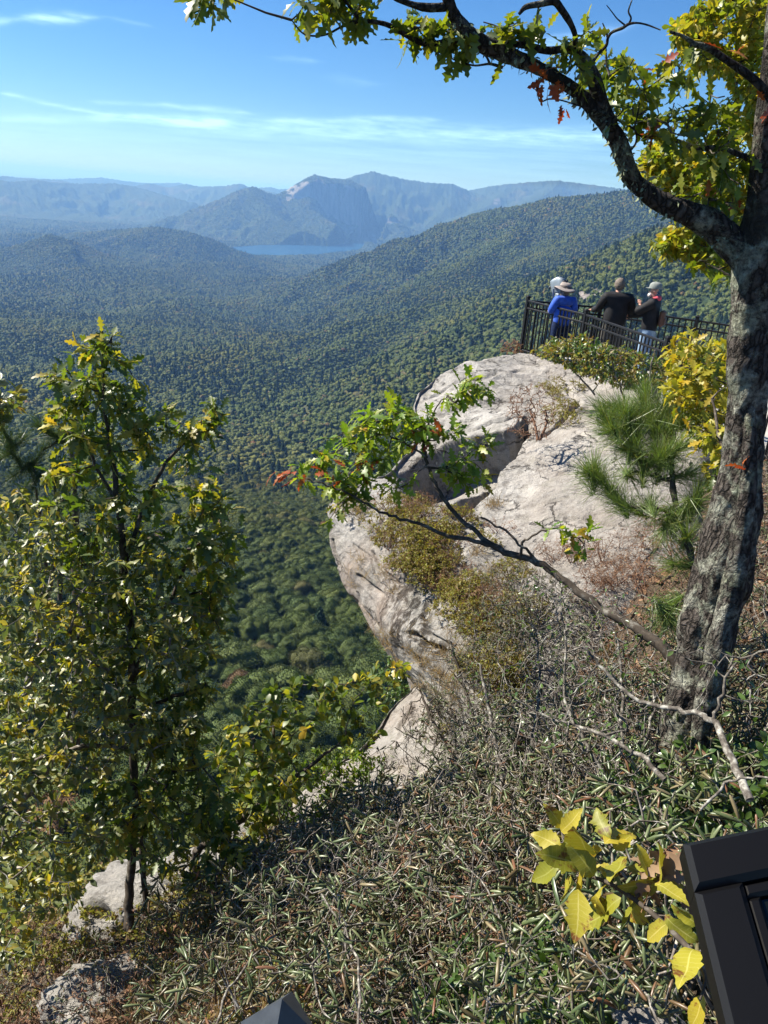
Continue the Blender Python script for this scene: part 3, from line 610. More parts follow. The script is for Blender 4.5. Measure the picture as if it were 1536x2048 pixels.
boulder('boulder', 'low rounded rock below the foot of the slender tree trunk', 235, 2000, 6.7, .42, .4, .2, 15, -.5)
boulder('boulder', 'pale rock corner showing among the curled leaves beside the black frame', 1300, 2062, 2.85, .10, .09, .06, 21)

# ------------------------------------------------------------------ platform, fences
FZ = -2.75; RZ = -1.678
M_BLACK = simple('black_powder_coat', (.007, .007, .008), .5, .3, nscale=30, namt=.2)
M_CONC = simple('pale_concrete', (.42, .40, .36), .9, .2, nscale=3, namt=.2, bump=.3)
N_ = [(2.526, 15.826), (3.349, 14.273), (3.994, 11.63), (4.75, 9.3)]
F_ = [(2.526, 15.826), (3.93, 15.62), (5.50, 14.68), (7.6, 13.2)]
pl = MB(); q = [(2.45, 15.95), (3.28, 14.25), (3.9, 11.6), (4.65, 9.2), (8.5, 9.2), (8.5, 13.0), (5.55, 14.85), (3.95, 15.8)]
top = [(x, y, FZ) for x, y in q]; bot = [(x, y, FZ-.45) for x, y in q]; n = len(q)
pl.add(top, [list(range(n))[::-1]]); pl.add(top+bot, [[i, (i+1) % n, n+(i+1) % n, n+i] for i in range(n)]); plat = pl.build('platform', M_CONC, smooth=False); tag(plat, 'pale concrete lookout platform on top of the granite outcrop', 'platform')
def rotz(a): c, s = math.cos(a), math.sin(a); return np.array([[c, -s, 0], [s, c, 0], [0, 0, 1]])
def post_part(x, y, z0, z1, a, par, w_=.064):
    m = MB(); M = rotz(a); m.box((x, y, (z0+z1)/2), (w_, w_, z1-z0), M, bev=.004); p = m.build('post', M_BLACK, par, smooth=False)
    c = MB(); h = w_/2+.007; V = np.array([(-h, -h, 0), (h, -h, 0), (h, h, 0), (-h, h, 0), (-h, -h, .018), (h, -h, .018), (h, h, .018), (-h, h, .018), (0, 0, .045)])@M.T+[x, y, z1]
    c.add(V, [[0, 1, 5, 4], [1, 2, 6, 5], [2, 3, 7, 6], [3, 0, 4, 7]]); c.add(V, [[4, 5, 8], [5, 6, 8], [6, 7, 8], [7, 4, 8]]); c.build('post_cap', M_BLACK, p, smooth=False)
def fence_run(pts, label, z0, zt, skip_first=False):
    r = empty('metal_fence', label, 'fence', (pts[0][0], pts[0][1], z0)); off = np.array(r.location)
    for i, (x, y) in enumerate(pts):
        a = math.atan2(pts[min(i+1, len(pts)-1)][1]-pts[max(i-1, 0)][1], pts[min(i+1, len(pts)-1)][0]-pts[max(i-1, 0)][0])
        if not (i == 0 and skip_first): post_part(x-off[0], y-off[1], 0, zt-z0+.05, a, r)
    for (x0, y0), (x1, y1) in zip(pts[:-1], pts[1:]):
        L = math.hypot(x1-x0, y1-y0); a = math.atan2(y1-y0, x1-x0); M = rotz(a); c = np.array([(x0+x1)/2-off[0], (y0+y1)/2-off[1], 0])
        for zz, h in ((zt-z0-.015, .03), (zt-z0-.155, .028), (.09, .028)):
            m = MB(); m.box(c+[0, 0, zz], (L-.07, .042, h*1.15), M, bev=.004); m.build('rail', M_BLACK, r, smooth=False)
        nb_ = int((L-.06)/.105)
        for k in range(nb_):
            f_ = (k+.75)/(nb_+.5); m = MB(); m.box((x0+(x1-x0)*f_-off[0], y0+(y1-y0)*f_-off[1], (zt-z0)/2+.01), (.021, .021, zt-z0-.05), M); m.build('baluster', M_BLACK, r, smooth=False)
    return r
fence_run(N_, 'black metal railing along the near side of the platform behind the leafy bush', FZ, RZ)
fence_run(F_, 'black metal railing at the outer edge of the platform behind the three people', FZ, RZ, True)

# the railing the photographer leans over: only the tip of one post shows
t = NT('slate_paint'); M_SLATE = t.done(t.bsdf(t.ramp(t.noise(60, t.coord(), 3), [(.3, (.035, .040, .048)), (.7, (.055, .062, .072))]), .42, None, .5))
tip = P(564, 1998, .94); r = empty('railing_post', 'dark slate pyramid cap of the railing post below the camera', 'fence post', (tip[0], tip[1], tip[2]-1.1))
Mz = rotz(math.radians(38)); m = MB(); m.box((0, 0, .50), (.056, .056, 1.0), Mz, bev=.003); m.build('post', M_SLATE, r, smooth=False)
h = .031; V = np.array([(-h, -h, 1.0), (h, -h, 1.0), (h, h, 1.0), (-h, h, 1.0), (-h, -h, 1.052), (h, -h, 1.052), (h, h, 1.052), (-h, h, 1.052), (0, 0, 1.1)])@Mz.T
m = MB(); m.add(V, [[0, 3, 2, 1], [0, 1, 5, 4], [1, 2, 6, 5], [2, 3, 7, 6], [3, 0, 4, 7]]); m.add(V, [[4, 5, 8], [5, 6, 8], [6, 7, 8], [7, 4, 8]]); m.build('post_cap', M_SLATE, r, smooth=False)

# black framed panel at the lower right
C0, C1, C2 = P(1362, 1702, .80), P(1700, 1632, .86), P(1470, 2160, .74)
ex = nrm(C1-C0); ey = nrm((C2-C0)-ex*((C2-C0)@ex)); ez = np.cross(ex, ey); ez = ez if ez@_f < 0 else -ez
sk = nrm(C2-C0); Mp = np.stack([ex, ey, ez], 1)
t = NT('black_gloss_frame'); M_FRAME = t.done(t.bsdf((.003, .003, .0035), .42, t.bump(t.noise(400, t.coord(), 2), .05, .001), .22))
t = NT('dark_glossy_panel'); nn = t.ramp(t.noise(25, t.coord(), 6, .7), [(.55, (.003, .004, .003)), (.8, (.010, .016, .010))]); M_PANEL = t.done(t.bsdf(nn, .12, None, .5))
r = empty('sign_panel', 'black framed interpretive panel rising at the lower right corner', 'sign', C0)
def para(o_, a, b, w0, h0, name, th, mat, bev):
    """bevelled slab spanned by ex and sk"""
    u0_, u1_, v0_, v1_ = o_[0], o_[0]+w0, o_[1], o_[1]+h0; m = MB(); V = []
    for (z_, s_) in ((-th/2, bev), (-th/2+bev, 0), (th/2-bev, 0), (th/2, bev)):
        for uu, vv in ((u0_+s_, v0_+s_), (u1_-s_, v0_+s_), (u1_-s_, v1_-s_), (u0_+s_, v1_-s_)): V.append(ex*uu+sk*vv+ez*z_)
    F = [[0, 3, 2, 1], [12, 13, 14, 15]]
    for l in range(3):
        for k in range(4): F.append([l*4+k, l*4+(k+1) % 4, l*4+4+(k+1) % 4, l*4+4+k])
    m.add(V, F); return m.build(name, mat, r, smooth=False)
fw = .042
para((0, 0), 0, 0, .42, fw, 'frame', .035, M_FRAME, .005); para((0, fw+.0005), 0, 0, fw, .34, 'frame', .035, M_FRAME, .005)
para((fw+.0005, fw+.0005), 0, 0, .40, .012, 'inner_bead', .022, M_FRAME, .003); para((fw+.0005, fw+.013), 0, 0, .012, .33, 'inner_bead', .022, M_FRAME, .003)
para((fw+.013, fw+.013), 0, 0, .38, .33, 'panel', .008, M_PANEL, .001)
# ------------------------------------------------------------------ people
M_SKIN = simple('skin', (.50, .27, .19), .55, .4, nscale=25, namt=.12)
def skin_mesh(name, mat, chains, parent, sub=2):
    """one continuous surface grown round connected chains of (point, rx, ry); chains may start at an earlier joint's key"""
    me = bpy.data.meshes.new(name); vs, es, rad, keys = [], [], [], {}
    for ch in chains:
        prev = None
        for it in ch:
            if isinstance(it, str): prev = keys[it]; continue
            k, p, r_ = it
            vs.append(p); rad.append(r_ if isinstance(r_, tuple) else (r_, r_)); i = len(vs)-1
            if k: keys[k] = i
            if prev is not None: es.append((prev, i))
            prev = i
    me.from_pydata(vs, es, []); me.materials.append(mat); o = bpy.data.objects.new(name, me); COL.objects.link(o); o.parent = parent
    md = o.modifiers.new('skin', 'SKIN'); md.use_smooth_shade = True; md.branch_smoothing = .3
    if not me.skin_vertices: me.skin_vertices.new() if hasattr(me.skin_vertices, 'new') else None
    for i, q in enumerate(me.skin_vertices[0].data): q.radius = rad[i]; q.use_root = (i == 0)
    s = o.modifiers.new('sub', 'SUBSURF'); s.levels = s.render_levels = sub
    return o
def lathe_z(prof, n=28, sx=1, sy=1, c=(0, 0, 0), wob=0):
    th = np.arange(n)*2*PI/n; V = np.array([[(r_*math.cos(a)*sx+c[0], r_*math.sin(a)*sy+c[1], z_+c[2]+wob*r_*math.cos(2*a+.6)) for r_, z_ in prof] for a in th]); return V
def hand(prefix, w_, dirv, side, s=1.0):
    """five finger chains rooted in the palm"""
    w_ = np.array(w_); d = nrm(np.array(dirv, float)); up = np.array([0, 0, 1.]); sd = nrm(np.cross(d, up))*side; out = []
    palm = w_+d*.05*s; out.append([prefix+'w', (prefix+'palm', tuple(palm), (.036*s, .018*s)), (None, tuple(w_+d*.085*s), (.036*s, .014*s))])
    for k, (o_, L) in enumerate(((-.027, .062), (-.009, .074), (.009, .070), (.026, .055))):
        b_ = palm+d*.03*s+sd*o_*s; out.append([prefix+'palm', (None, tuple(b_), .010*s), (None, tuple(b_+d*L*.55*s-up*.006), .009*s), (None, tuple(b_+d*L*.85*s-up*.026), .008*s)])
    out.append([prefix+'palm', (None, tuple(palm-sd*.03*s), .011*s), (None, tuple(palm-sd*.05*s+d*.025*s-up*.008), .009*s)]); return out
def person(label, loc, rz, ht, j, M_jacket, M_trou, M_shoe, bulk=1.0, long=0.0, hood=False):
    """local frame: facing +y. j overrides joints."""
    k = ht/1.75; q = dict(hip=(0, 0, .95), waist=(0, 0, 1.08), chest=(0, .01, 1.28), neck=(0, -.005, 1.47), head=(0, .02, 1.60), top=(0, .01, 1.70),
        shL=(-.19, 0, 1.41), elL=(-.26, -.02, 1.13), wrL=(-.25, .10, .90), shR=(.19, 0, 1.41), elR=(.26, -.02, 1.13), wrR=(.25, .10, .90), hdL=(0, .3, -1), hdR=(0, .3, -1),
        knL=(-.10, .02, .50), anL=(-.11, -.02, .09), toL=(-.12, .14, .03), knR=(.10, .02, .50), anR=(.11, -.02, .09), toR=(.12, .14, .03))
    q.update(j); g = {n_: tuple(np.array(v)*k) for n_, v in q.items()}
    r = empty('person', label, 'person', loc, rz=rz)
    hd = np.array(g['head'])
    ch = [[('hip', g['hip'], (.08, .06)), ('waist', g['waist'], (.07, .05)), ('chest', g['chest'], (.08, .05)), ('neckb', tuple(np.array(g['neck'])-[0, 0, .03]), (.065, .06)), ('neck', g['neck'], (.052, .055)), ('jaw', tuple(hd+[0, .022, -.055]), (.060, .07)), ('skull', tuple(hd+[0, .0, .03]), (.075, .09)), (None, tuple(hd+[0, -.005, .085]), (.055, .065))],
          ['jaw', ('nose', tuple(hd+[0, .085, -.01]), (.014, .016)), (None, tuple(hd+[0, .105, -.022]), .009)],
          ['skull', (None, tuple(hd+[-.078, 0, .0]), (.008, .02)), (None, tuple(hd+[-.088, -.008, .0]), (.005, .016))], ['skull', (None, tuple(hd+[.078, 0, .0]), (.008, .02)), (None, tuple(hd+[.088, -.008, .0]), (.005, .016))]]
    for s in 'LR':
        ch.append(['chest', ('sh'+s, g['sh'+s], .05), ('el'+s, g['el'+s], .038), (s+'w', g['wr'+s], (.026, .026))]); ch += hand(s, g['wr'+s], q['hd'+s], 1 if s == 'L' else -1, k)
        ch.append(['hip', ('th'+s, tuple(np.array(g['hip'])+[(-.09 if s == 'L' else .09), 0, -.08]), .085), (None, g['kn'+s], .055), (None, g['an'+s], .038), (None, g['to'+s], (.038, .025))])
    skin_mesh('body', M_SKIN, ch, r)
    b = bulk; lz = long
    hem = tuple(np.array(g['hip'])-[0, 0, .10+lz])
    jc = [[('hem', hem, (.19*b, .145*b)), ('wa', g['waist'], (.195*b, .155*b)), ('ch', g['chest'], (.22*b, .165*b)), ('up', tuple(np.array(g['neck'])-[0, 0, .085]), (.165*b, .12)), ('col', tuple(np.array(g['neck'])-[0, .0, -.005]), (.085, .08))]]
    for s in 'LR':
        w_ = np.array(g['el'+s])*.12+np.array(g['wr'+s])*.88; jc.append(['up', (None, g['sh'+s], (.10*b, .10)), (None, tuple((np.array(g['sh'+s])+np.array(g['el'+s]))/2), (.088*b, .088)), (None, g['el'+s], (.076, .076)), (None, tuple(w_), (.056, .056))])
    jk = skin_mesh('jacket', M_jacket, jc, r)
    if hood: skin_mesh('hood', M_jacket, [[(None, tuple(np.array(g['neck'])+[-.10, -.03, .0]), (.05, .05)), (None, tuple(np.array(g['neck'])+[0, -.11, -.04]), (.07, .09)), (None, tuple(np.array(g['neck'])+[.10, -.03, .0]), (.05, .05))]], jk)
    tc = [[('h', tuple(np.array(g['hip'])+[0, 0, .03]), (.155, .12))]]
    for s in 'LR':
        a_ = np.array(g['an'+s]); tc.append(['h', (None, tuple(np.array(g['hip'])+[(-.095 if s == 'L' else .095), 0, -.10]), .12), (None, g['kn'+s], .092), (None, tuple(a_+[0, 0, .0]), .078)])
    skin_mesh('trousers', M_trou, tc, r)
    for s in 'LR':
        a_ = np.array(g['an'+s]); skin_mesh('shoe', M_shoe, [[(None, tuple(a_+[0, -.03, -.035]), (.045, .04)), (None, tuple(a_+[0, .06, -.045]), (.048, .035)), (None, tuple(np.array(g['to'+s])+[0, .02, 0]), (.045, .028))]], r)
    return r, g
def at_plat(px, hd):
    a = math.atan2(*rays(px, 600)[:2]); return (hd*math.sin(a), hd*math.cos(a), FZ)
M_BLUE = simple('royal_blue_fabric', (.012, .075, .42), .6, .3, nscale=14, namt=.3, bump=.3, sheen=.2)
M_NAVY = simple('dark_blue_denim', (.014, .024, .06), .85, .1, nscale=20, namt=.25)
M_JBLK = simple('black_fabric', (.014, .014, .016), .75, .25, nscale=10, namt=.35, bump=.4)
M_JEAN = simple('light_blue_denim', (.22, .32, .45), .85, .1, nscale=20, namt=.2)
M_KHA = simple('dark_khaki_cloth', (.09, .085, .075), .85, .1, nscale=20, namt=.2)
M_SHOE = simple('dark_shoe', (.03, .027, .025), .6); M_HAT = simple('taupe_hat', (.30, .26, .235), .85, .1, nscale=30, namt=.12); M_HATD = simple('dark_hat_band', (.09, .075, .07), .85)
M_HAIR = simple('greying_brown_hair', (.15, .12, .095), .7, .3, nscale=60, namt=.5, bump=.6); M_BEARD = simple('white_beard', (.62, .58, .54), .8, .2, nscale=60, namt=.2, bump=.5)
M_CAP = simple('grey_cap', (.22, .24, .22), .8, .2, nscale=30, namt=.2); M_PINK = simple('coral_pink_fabric', (.62, .10, .13), .8, .1); M_PACK = simple('brown_pack', (.12, .055, .03), .7); M_SILV = simple('silver_grey_metal', (.24, .28, .31), .55, .5, .55, nscale=12, namt=.15); M_DKM = simple('dark_metal', (.05, .05, .055), .4, .5, .5)
# 1: woman in blue, back to us, looking out by the viewer
lx = at_plat(1131, 15.35)
p1, g1 = person('person in a royal blue hooded jacket and wide brimmed taupe hat, seen from behind', lx, math.radians(12), 1.50,
   dict(chest=(0, .05, 1.27), neck=(0, .09, 1.45), head=(0, .13, 1.57), elL=(-.27, .06, 1.16), wrL=(-.18, .30, 1.12), elR=(.27, .05, 1.15), wrR=(.18, .28, 1.10), hdL=(0, 1, 0), hdR=(0, 1, 0)), M_BLUE, M_NAVY, M_SHOE, 1.0, .06, True)
hd = np.array(g1['head']); r = empty('sun_hat_part'); bpy.data.objects.remove(r)
m = MB(); V = lathe_z([(.21, .0), (.205, .012), (.16, .035), (.112, .045), (.105, .105), (.085, .135), (.03, .15), (.001, .15)], 36, 1, 1.05, (0, 0, 0), .16); m.grid(V, 0, True)
V = lathe_z([(.21, .0), (.203, -.004), (.15, .02), (.108, .033)], 36, 1, 1.05, (0, 0, 0), .16); m.grid(V[::-1], 0, True)
hat = m.build('hat', M_HAT, p1); hat.location = tuple(hd+[0, -.01, .02]); hat.rotation_euler = (math.radians(-8), math.radians(10), 0)
m = MB(); m.grid(lathe_z([(.1155, .044), (.112, .078)], 36, 1, 1.05), 0, True); m.build('hat_band', M_HATD, hat)
m = MB(); v, f = ico(3); m.add(v*[.088, .10, .10]+[0, -.02, -.02], f); h_ = m.build('hair', M_HAIR, p1); h_.location = tuple(hd)
# 2: man in black jacket, back to us
p2, g2 = person('person with greying hair in a loose black jacket, seen from behind, leaning on the railing', at_plat(1236, 14.85), math.radians(-2), 1.76,
   dict(shL=(-.215, 0, 1.40), shR=(.215, 0, 1.40), chest=(0, .03, 1.27), neck=(0, .05, 1.46), head=(.0, .08, 1.59), elL=(-.28, .16, 1.15), wrL=(-.33, .46, 1.09), elR=(.30, .05, 1.14), wrR=(.30, .32, 1.02), hdL=(-.1, 1, -.1), hdR=(0, 1, -.2)), M_JBLK, M_KHA, M_SHOE, 1.16, .05)
m = MB(); v, f = ico(4); k = (v[:, 1] < .35)|(v[:, 2] > .45); vv = v*(1+.05*fbm(v[:, 0]*6, v[:, 1]*6, v[:, 2]*6, 3, 5))[:, None]*[.093, .106, .112]; fm = k[f].all(1); m.add(vv, f[fm]); h_ = m.build('hair', M_HAIR, p2); h_.location = tuple(np.array(g2['head'])+[0, -.012, .02])
# 3: bearded man facing left
p3, g3 = person('bearded person in a grey cap and black jacket with coral collar, hand on the railing', at_plat(1309, 14.75), math.radians(62), 1.72,
   dict(shL=(-.17, 0, 1.41), shR=(.17, 0, 1.41), elL=(-.20, .22, 1.22), wrL=(-.02, .22, 1.33), hdL=(.3, .3, .6), elR=(.24, .22, 1.16), wrR=(.16, .50, 1.10), hdR=(-.1, 1, 0)), M_JBLK, M_JEAN, M_SHOE, 1.0, .08)
hd = np.array(g3['head'])
m = MB(); m.grid(lathe_z([(.100, 0), (.102, .03), (.092, .075), (.06, .105), (.001, .115)], 28, .95, 1.1), 0, True); cap_ = m.build('cap', M_CAP, p3); cap_.location = tuple(hd+[0, 0, .045])
m = MB(); a = np.linspace(-1.1, 1.1, 13); V = np.array([[(math.sin(q)*.088*(1-.1*e), (.085+.0*q)*math.cos(q)*1.1+e*.075*math.cos(q)**.5, -.008*e+.01+dz) for e in (0, .5, 1)] for q in a for dz in (0,)]); m.grid(V); V2 = V.copy(); V2[..., 2] -= .006; m.grid(V2[::-1]); m.build('cap_brim', M_CAP, cap_)
skin_mesh('beard', M_BEARD, [[(None, tuple(hd+[-.055, .05, -.05]), (.022, .03)), (None, tuple(hd+[0, .085, -.085]), (.045, .045)), (None, tuple(hd+[.055, .05, -.05]), (.022, .03))], [(None, tuple(hd+[0, .08, -.10]), (.04, .03)), (None, tuple(hd+[0, .075, -.15]), (.02, .02))]], p3)
skin_mesh('collar', M_PINK, [[(None, tuple(np.array(g3['neck'])+[-.07, .06, -.03]), (.03, .035)), (None, tuple(np.array(g3['neck'])+[-.05, -.07, .02]), (.045, .05)), (None, tuple(np.array(g3['neck'])+[.05, -.07, .02]), (.045, .05)), (None, tuple(np.array(g3['neck'])+[.07, .06, -.03]), (.03, .035))]], p3)
bp = empty('shoulder_bag', 'brown shoulder bag hanging on the back of the bearded person', 'bag', tuple(np.array(p3.location)))
bp.rotation_euler.z = p3.rotation_euler.z; m = MB(); m.box((0, -.19, 1.13), (.19, .09, .28), bev=.03); m.build('bag_body', M_PACK, bp, smooth=False); m = MB(); m.box((0, -.24, 1.08), (.14, .03, .12), bev=.012); m.build('front_pocket', M_PACK, bp, smooth=False)
# coin viewer
vc = at_plat(1113, 15.62); r = empty('coin_binocular_viewer', 'silver coin operated binocular viewer on a post beside the person in blue', 'viewer', vc, rz=math.radians(38))
m = MB(); m.tube([(0, 0, 0), (0, 0, .02), (0, 0, .03), (0, 0, 1.13), (0, 0, 1.15)], [.14, .14, .05, .045, .06], 18); m.build('pedestal', M_SILV, r)
m = MB(); m.tube([(-.13, 0, 1.38), (-.12, 0, 1.24), (0, 0, 1.15), (.12, 0, 1.24), (.13, 0, 1.38)], .018, 8); m.build('yoke', M_SILV, r)
Mt = np.array(Matrix.Rotation(math.radians(-24), 3, 'X')); hs = []
prof = [(-.20, .04, .09, -.02), (-.19, .055, .12, -.02), (-.05, .066, .165, 0), (.10, .064, .15, .01), (.20, .055, .13, .015), (.215, .04, .10, .015)]
th = np.arange(24)*2*PI/24; V = np.array([[(np.sign(math.cos(a))*abs(math.cos(a))**.55*w_, y_*.75, np.sign(math.sin(a))*abs(math.sin(a))**.55*h_+dz) for a in th] for y_, w_, h_, dz in prof])@Mt.T+[0, 0, 1.43]
m = MB(); m.grid(np.concatenate([V, V[:, :1]], 1)); 
for e in (0, -1): m.add(np.vstack([V[e], V[e].mean(0)]), [[k, (k+1) % 24, 24] for k in range(24)])
m.build('housing', M_SILV, r)
for sx in (-.055, .055):
    m = MB(); c = np.array([[sx*.6, -.145, .03], [sx*.6, -.18, .03], [sx*.6, -.2, .03]])@Mt.T+[0, 0, 1.43]; m.tube(c, [.024, .024, .028], 14); m.build('eyepiece', M_DKM, r)
    m = MB(); c = np.array([[sx*.6, .155, .02], [sx*.6, .185, .02]])@Mt.T+[0, 0, 1.43]; m.tube(c, [.03, .032], 14); m.build('objective_lens', M_DKM, r)
m = MB(); m.box((0, -.03, 1.23), (.11, .10, .13), bev=.015); m.build('coin_box', M_SILV, r, smooth=False)
# ------------------------------------------------------------------ leaf shapes (x across, y along, z up)
def strip_leaf(ys, ws, fold=.18, droop=.25, curl=0):
    V = []
    for y, w_ in zip(ys, ws):
        z = -droop*y*y; V += [(-w_, y, z+fold*w_), (0, y, z), (w_, y, z+fold*w_)]
    n = len(ys); F = []
    for i in range(n-1):
        a = i*3; F += [(a, a+1, a+4, a+3), (a+1, a+2, a+5, a+4)]
    return np.array(V), np.array(F)
OAK = [strip_leaf([0, .12, .22, .32, .40, .52, .60, .74, .82, .92, 1.0], [.012, .03, .15, .07, .10, .27, .10, .24, .08, .11, .01], .2, d) for d in (.05, .3, .55)]
OVAL = [strip_leaf([0, .12, .4, .7, 1.0], [.01, .10, .23, .19, .01], .3, d) for d in (.05, .3)]
BROAD = [strip_leaf([0, .1, .3, .5, .72, .9, 1.0], [.01, .07, .18, .26, .27, .14, .01], .2, d) for d in (.05, .35)]
def rolled():
    V = []; F = []; k = 6
    for y, r_ in ((0, .02), (.10, .065), (.5, .088), (.9, .070), (1, .03)):
        for a in np.linspace(-2.3, 2.3, k): V.append((r_*math.sin(a), y, r_*math.cos(a)-.12*y*y))
    for i in range(4):
        for j in range(k-1): a = i*k+j; F.append((a, a+1, a+k+1, a+k))
    return np.array(V), np.array(F)
ROLL_ = [rolled()]
NEEDLE = [(np.array([(-.008, 0, 0), (.008, 0, 0), (.006, .55, .02), (-.006, .55, .02), (.001, 1, 0), (-.001, 1, 0)]), np.array([(0, 1, 2, 3), (3, 2, 4, 5)]))]
def put_leaves(mb, tmpl, pos, dirv, nor, size, m=0, rg=rng):
    pos = np.asarray(pos); n = len(pos)
    if n == 0: return
    y = nrm(np.asarray(dirv)); x = nrm(np.cross(y, nor)); z = np.cross(x, y); size = np.broadcast_to(size, (n,)); pick = rg.integers(0, len(tmpl), n)
    for t_, (V, F) in enumerate(tmpl):
        k = pick == t_; q = k.sum()
        if not q: continue
        W = (V[None, :, 0, None]*x[k][:, None]+V[None, :, 1, None]*y[k][:, None]+V[None, :, 2, None]*z[k][:, None])*size[k][:, None, None]+pos[k][:, None]
        mb.add(W.reshape(-1, 3), (F[None]+(np.arange(q)*len(V))[:, None, None]).reshape(-1, F.shape[1]), m)
class Skel:
    """branches that grow toward target points from the nearest existing wood"""
    def __init__(s, rg): s.paths = []; s.par = []; s.N = np.zeros((0, 3)); s.np_ = []; s.rg = rg; s.tips = []
    def limb(s, pts, rad, k=5, wob=.005):
        q = spline(np.hstack([np.asarray(pts, float), np.asarray(rad, float)[:, None]]), k); p = q[:, :3]+wob*s.rg.normal(size=(len(q), 3))*np.minimum(1, 4*np.minimum(np.arange(len(q)), 3)/12)[:, None]
        s.paths.append((p, np.maximum(q[:, 3], .0015), True)); s.par.append(None); s.N = np.vstack([s.N, p]); s.np_ += [len(s.paths)-1]*len(p)
    def grow(s, targets, rt=.0022, bend=.18, maxl=None):
        d = np.array([np.min(np.linalg.norm(s.N-t_, axis=1)) for t_ in targets]); cnt = {}
        for i in np.argsort(d):
            t_ = targets[i]; dn = np.linalg.norm(s.N-t_, axis=1); j = int(np.argmin(dn)); a = s.N[j]; L = dn[j]
            if L < .03: continue
            u = (t_-a)/L; n = max(3, int(L/.12)+2); off = np.cross(u, s.rg.normal(size=3)); off = off/max(np.linalg.norm(off), 1e-6)*L*bend*s.rg.random()+np.array([0, 0, -.10*L]); f_ = np.linspace(0, 1, n)[:, None]
            p = a+(t_-a)*f_+off*np.sin(PI*f_)*(1-.3*f_)+s.rg.normal(size=(n, 3))*L*.018*np.sin(PI*f_)
            s.paths.append((p, None, False)); s.par.append(s.np_[j]); s.N = np.vstack([s.N, p[1:]]); s.np_ += [len(s.paths)-1]*(n-1); s.tips.append((p[-1], nrm(p[-1]-p[-2])))
        cnt = np.ones(len(s.paths))
        for i in range(len(s.paths)-1, -1, -1):
            if s.par[i] is not None: cnt[s.par[i]] += cnt[i]
        for i, (p, r_, fix) in enumerate(s.paths):
            if not fix: rb = rt*cnt[i]**.42*1.15; s.paths[i] = (p, np.linspace(rb, rt*.7, len(p)), False)
    def mesh(s, mb, big=10, m=0, minr=0):
        for p, r_, fix in s.paths: mb.tube(p, np.maximum(r_, minr), (big if fix and r_.max() > .012 else 4 if r_.max() < .006 else 5), m, cap=bool(fix))
def tip_leaves(mb, tips, tmpl, n, size, rg, m=0, spread=.9, up=.35, back=.12, droop=.25, jitter=.3):
    T = np.array([t_[0] for t_ in tips]); D = np.array([t_[1] for t_ in tips]); k = np.repeat(np.arange(len(T)), n)
    r_ = rg.normal(size=(len(k), 3)); d = nrm(D[k]*.55+spread*nrm(r_)+np.array([0, 0, -droop])); nor = nrm(np.array([0, 0, 1.])*up+rg.normal(size=(len(k), 3))*.45+d*0+np.array([-.15, .1, .3]))
    pos = T[k]-D[k]*(rg.random((len(k), 1))*back)+d*.006; put_leaves(mb, tmpl, pos, d, nor, size*(1-jitter+2*jitter*rg.random(len(k))), m, rg)

# ------------------------------------------------------------------ materials
GR = lambda *c: [(i/max(1, len(c)-1), q) for i, q in enumerate(c)]
L_OAKL = leaf_mat('oak_sapling_leaves', GR((.06, .10, .02), (.08, .13, .022), (.12, .17, .028), (.15, .20, .03), (.07, .11, .02), (.24, .24, .035), (.34, .27, .04)), .42, .46, .7, (1.7, 1.7, .5))
L_SOUR = leaf_mat('small_oval_leaves', GR((.08, .11, .035), (.10, .14, .035), (.14, .17, .045), (.17, .20, .05), (.24, .23, .045), (.30, .24, .045)), .36, .44, .8, (1.5, 1.5, .5), (.20, .22, .16))
L_BIGOAK = leaf_mat('big_oak_leaves', GR((.06, .10, .018), (.10, .15, .025), (.17, .22, .03), (.12, .16, .02), (.28, .28, .035), (.08, .12, .02)), .42, .38, .5, (1.8, 1.7, .4))
L_YEL = leaf_mat('yellow_green_leaves', GR((.24, .26, .035), (.34, .33, .04), (.46, .40, .045), (.28, .31, .035), (.54, .38, .05), (.18, .22, .03)), .45, .45, .4, (1.4, 1.3, .5))
L_GOLD = leaf_mat('golden_leaves', GR((.42, .34, .03), (.55, .42, .04), (.34, .32, .03), (.60, .40, .05), (.20, .22, .025), (.48, .26, .03)), .34, .5, .35, (1.2, 1.1, .4))
L_RED = leaf_mat('red_leaves', GR((.34, .06, .03), (.42, .12, .03), (.25, .05, .025), (.45, .20, .05)), .35, .5, .3, (1.4, 1.0, .6))
L_BRIGHT = leaf_mat('bright_oak_leaves', GR((.11, .20, .03), (.16, .26, .035), (.20, .30, .04), (.30, .32, .04), (.09, .15, .025), (.24, .30, .03)), .45, .42, .45, (1.6, 1.6, .4))
L_RHO = leaf_mat('curled_leathery_leaves', GR((.055, .09, .028), (.10, .13, .05), (.19, .22, .10), (.07, .10, .035), (.055, .08, .03), (.24, .19, .10), (.05, .07, .025), (.20, .09, .045)), .10, .36, .5, (1.2, 1.2, .6), (.20, .17, .10))
L_LAUR = leaf_mat('glossy_shrub_leaves', GR((.05, .10, .025), (.08, .14, .03), (.11, .18, .04), (.06, .11, .03), (.14, .19, .05)), .28, .32, .6, (1.4, 1.5, .5))
L_BLUE = leaf_mat('ledge_shrub_leaves', GR((.22, .23, .045), (.30, .30, .06), (.17, .19, .04), (.20, .13, .05), (.34, .33, .08), (.15, .08, .04), (.24, .26, .05)), .35, .5, .3, (1.5, 1.4, .5))
L_DRY = leaf_mat('dry_leaves', GR((.22, .13, .07), (.30, .18, .10), (.14, .085, .05), (.38, .26, .16), (.24, .10, .05)), .2, .7, .2, (1.2, 1, .8))
L_NEED = leaf_mat('pine_needles', GR((.10, .17, .045), (.15, .22, .06), (.19, .26, .07), (.11, .18, .05), (.28, .27, .08)), .3, .4, .5, (1.3, 1.4, .5))
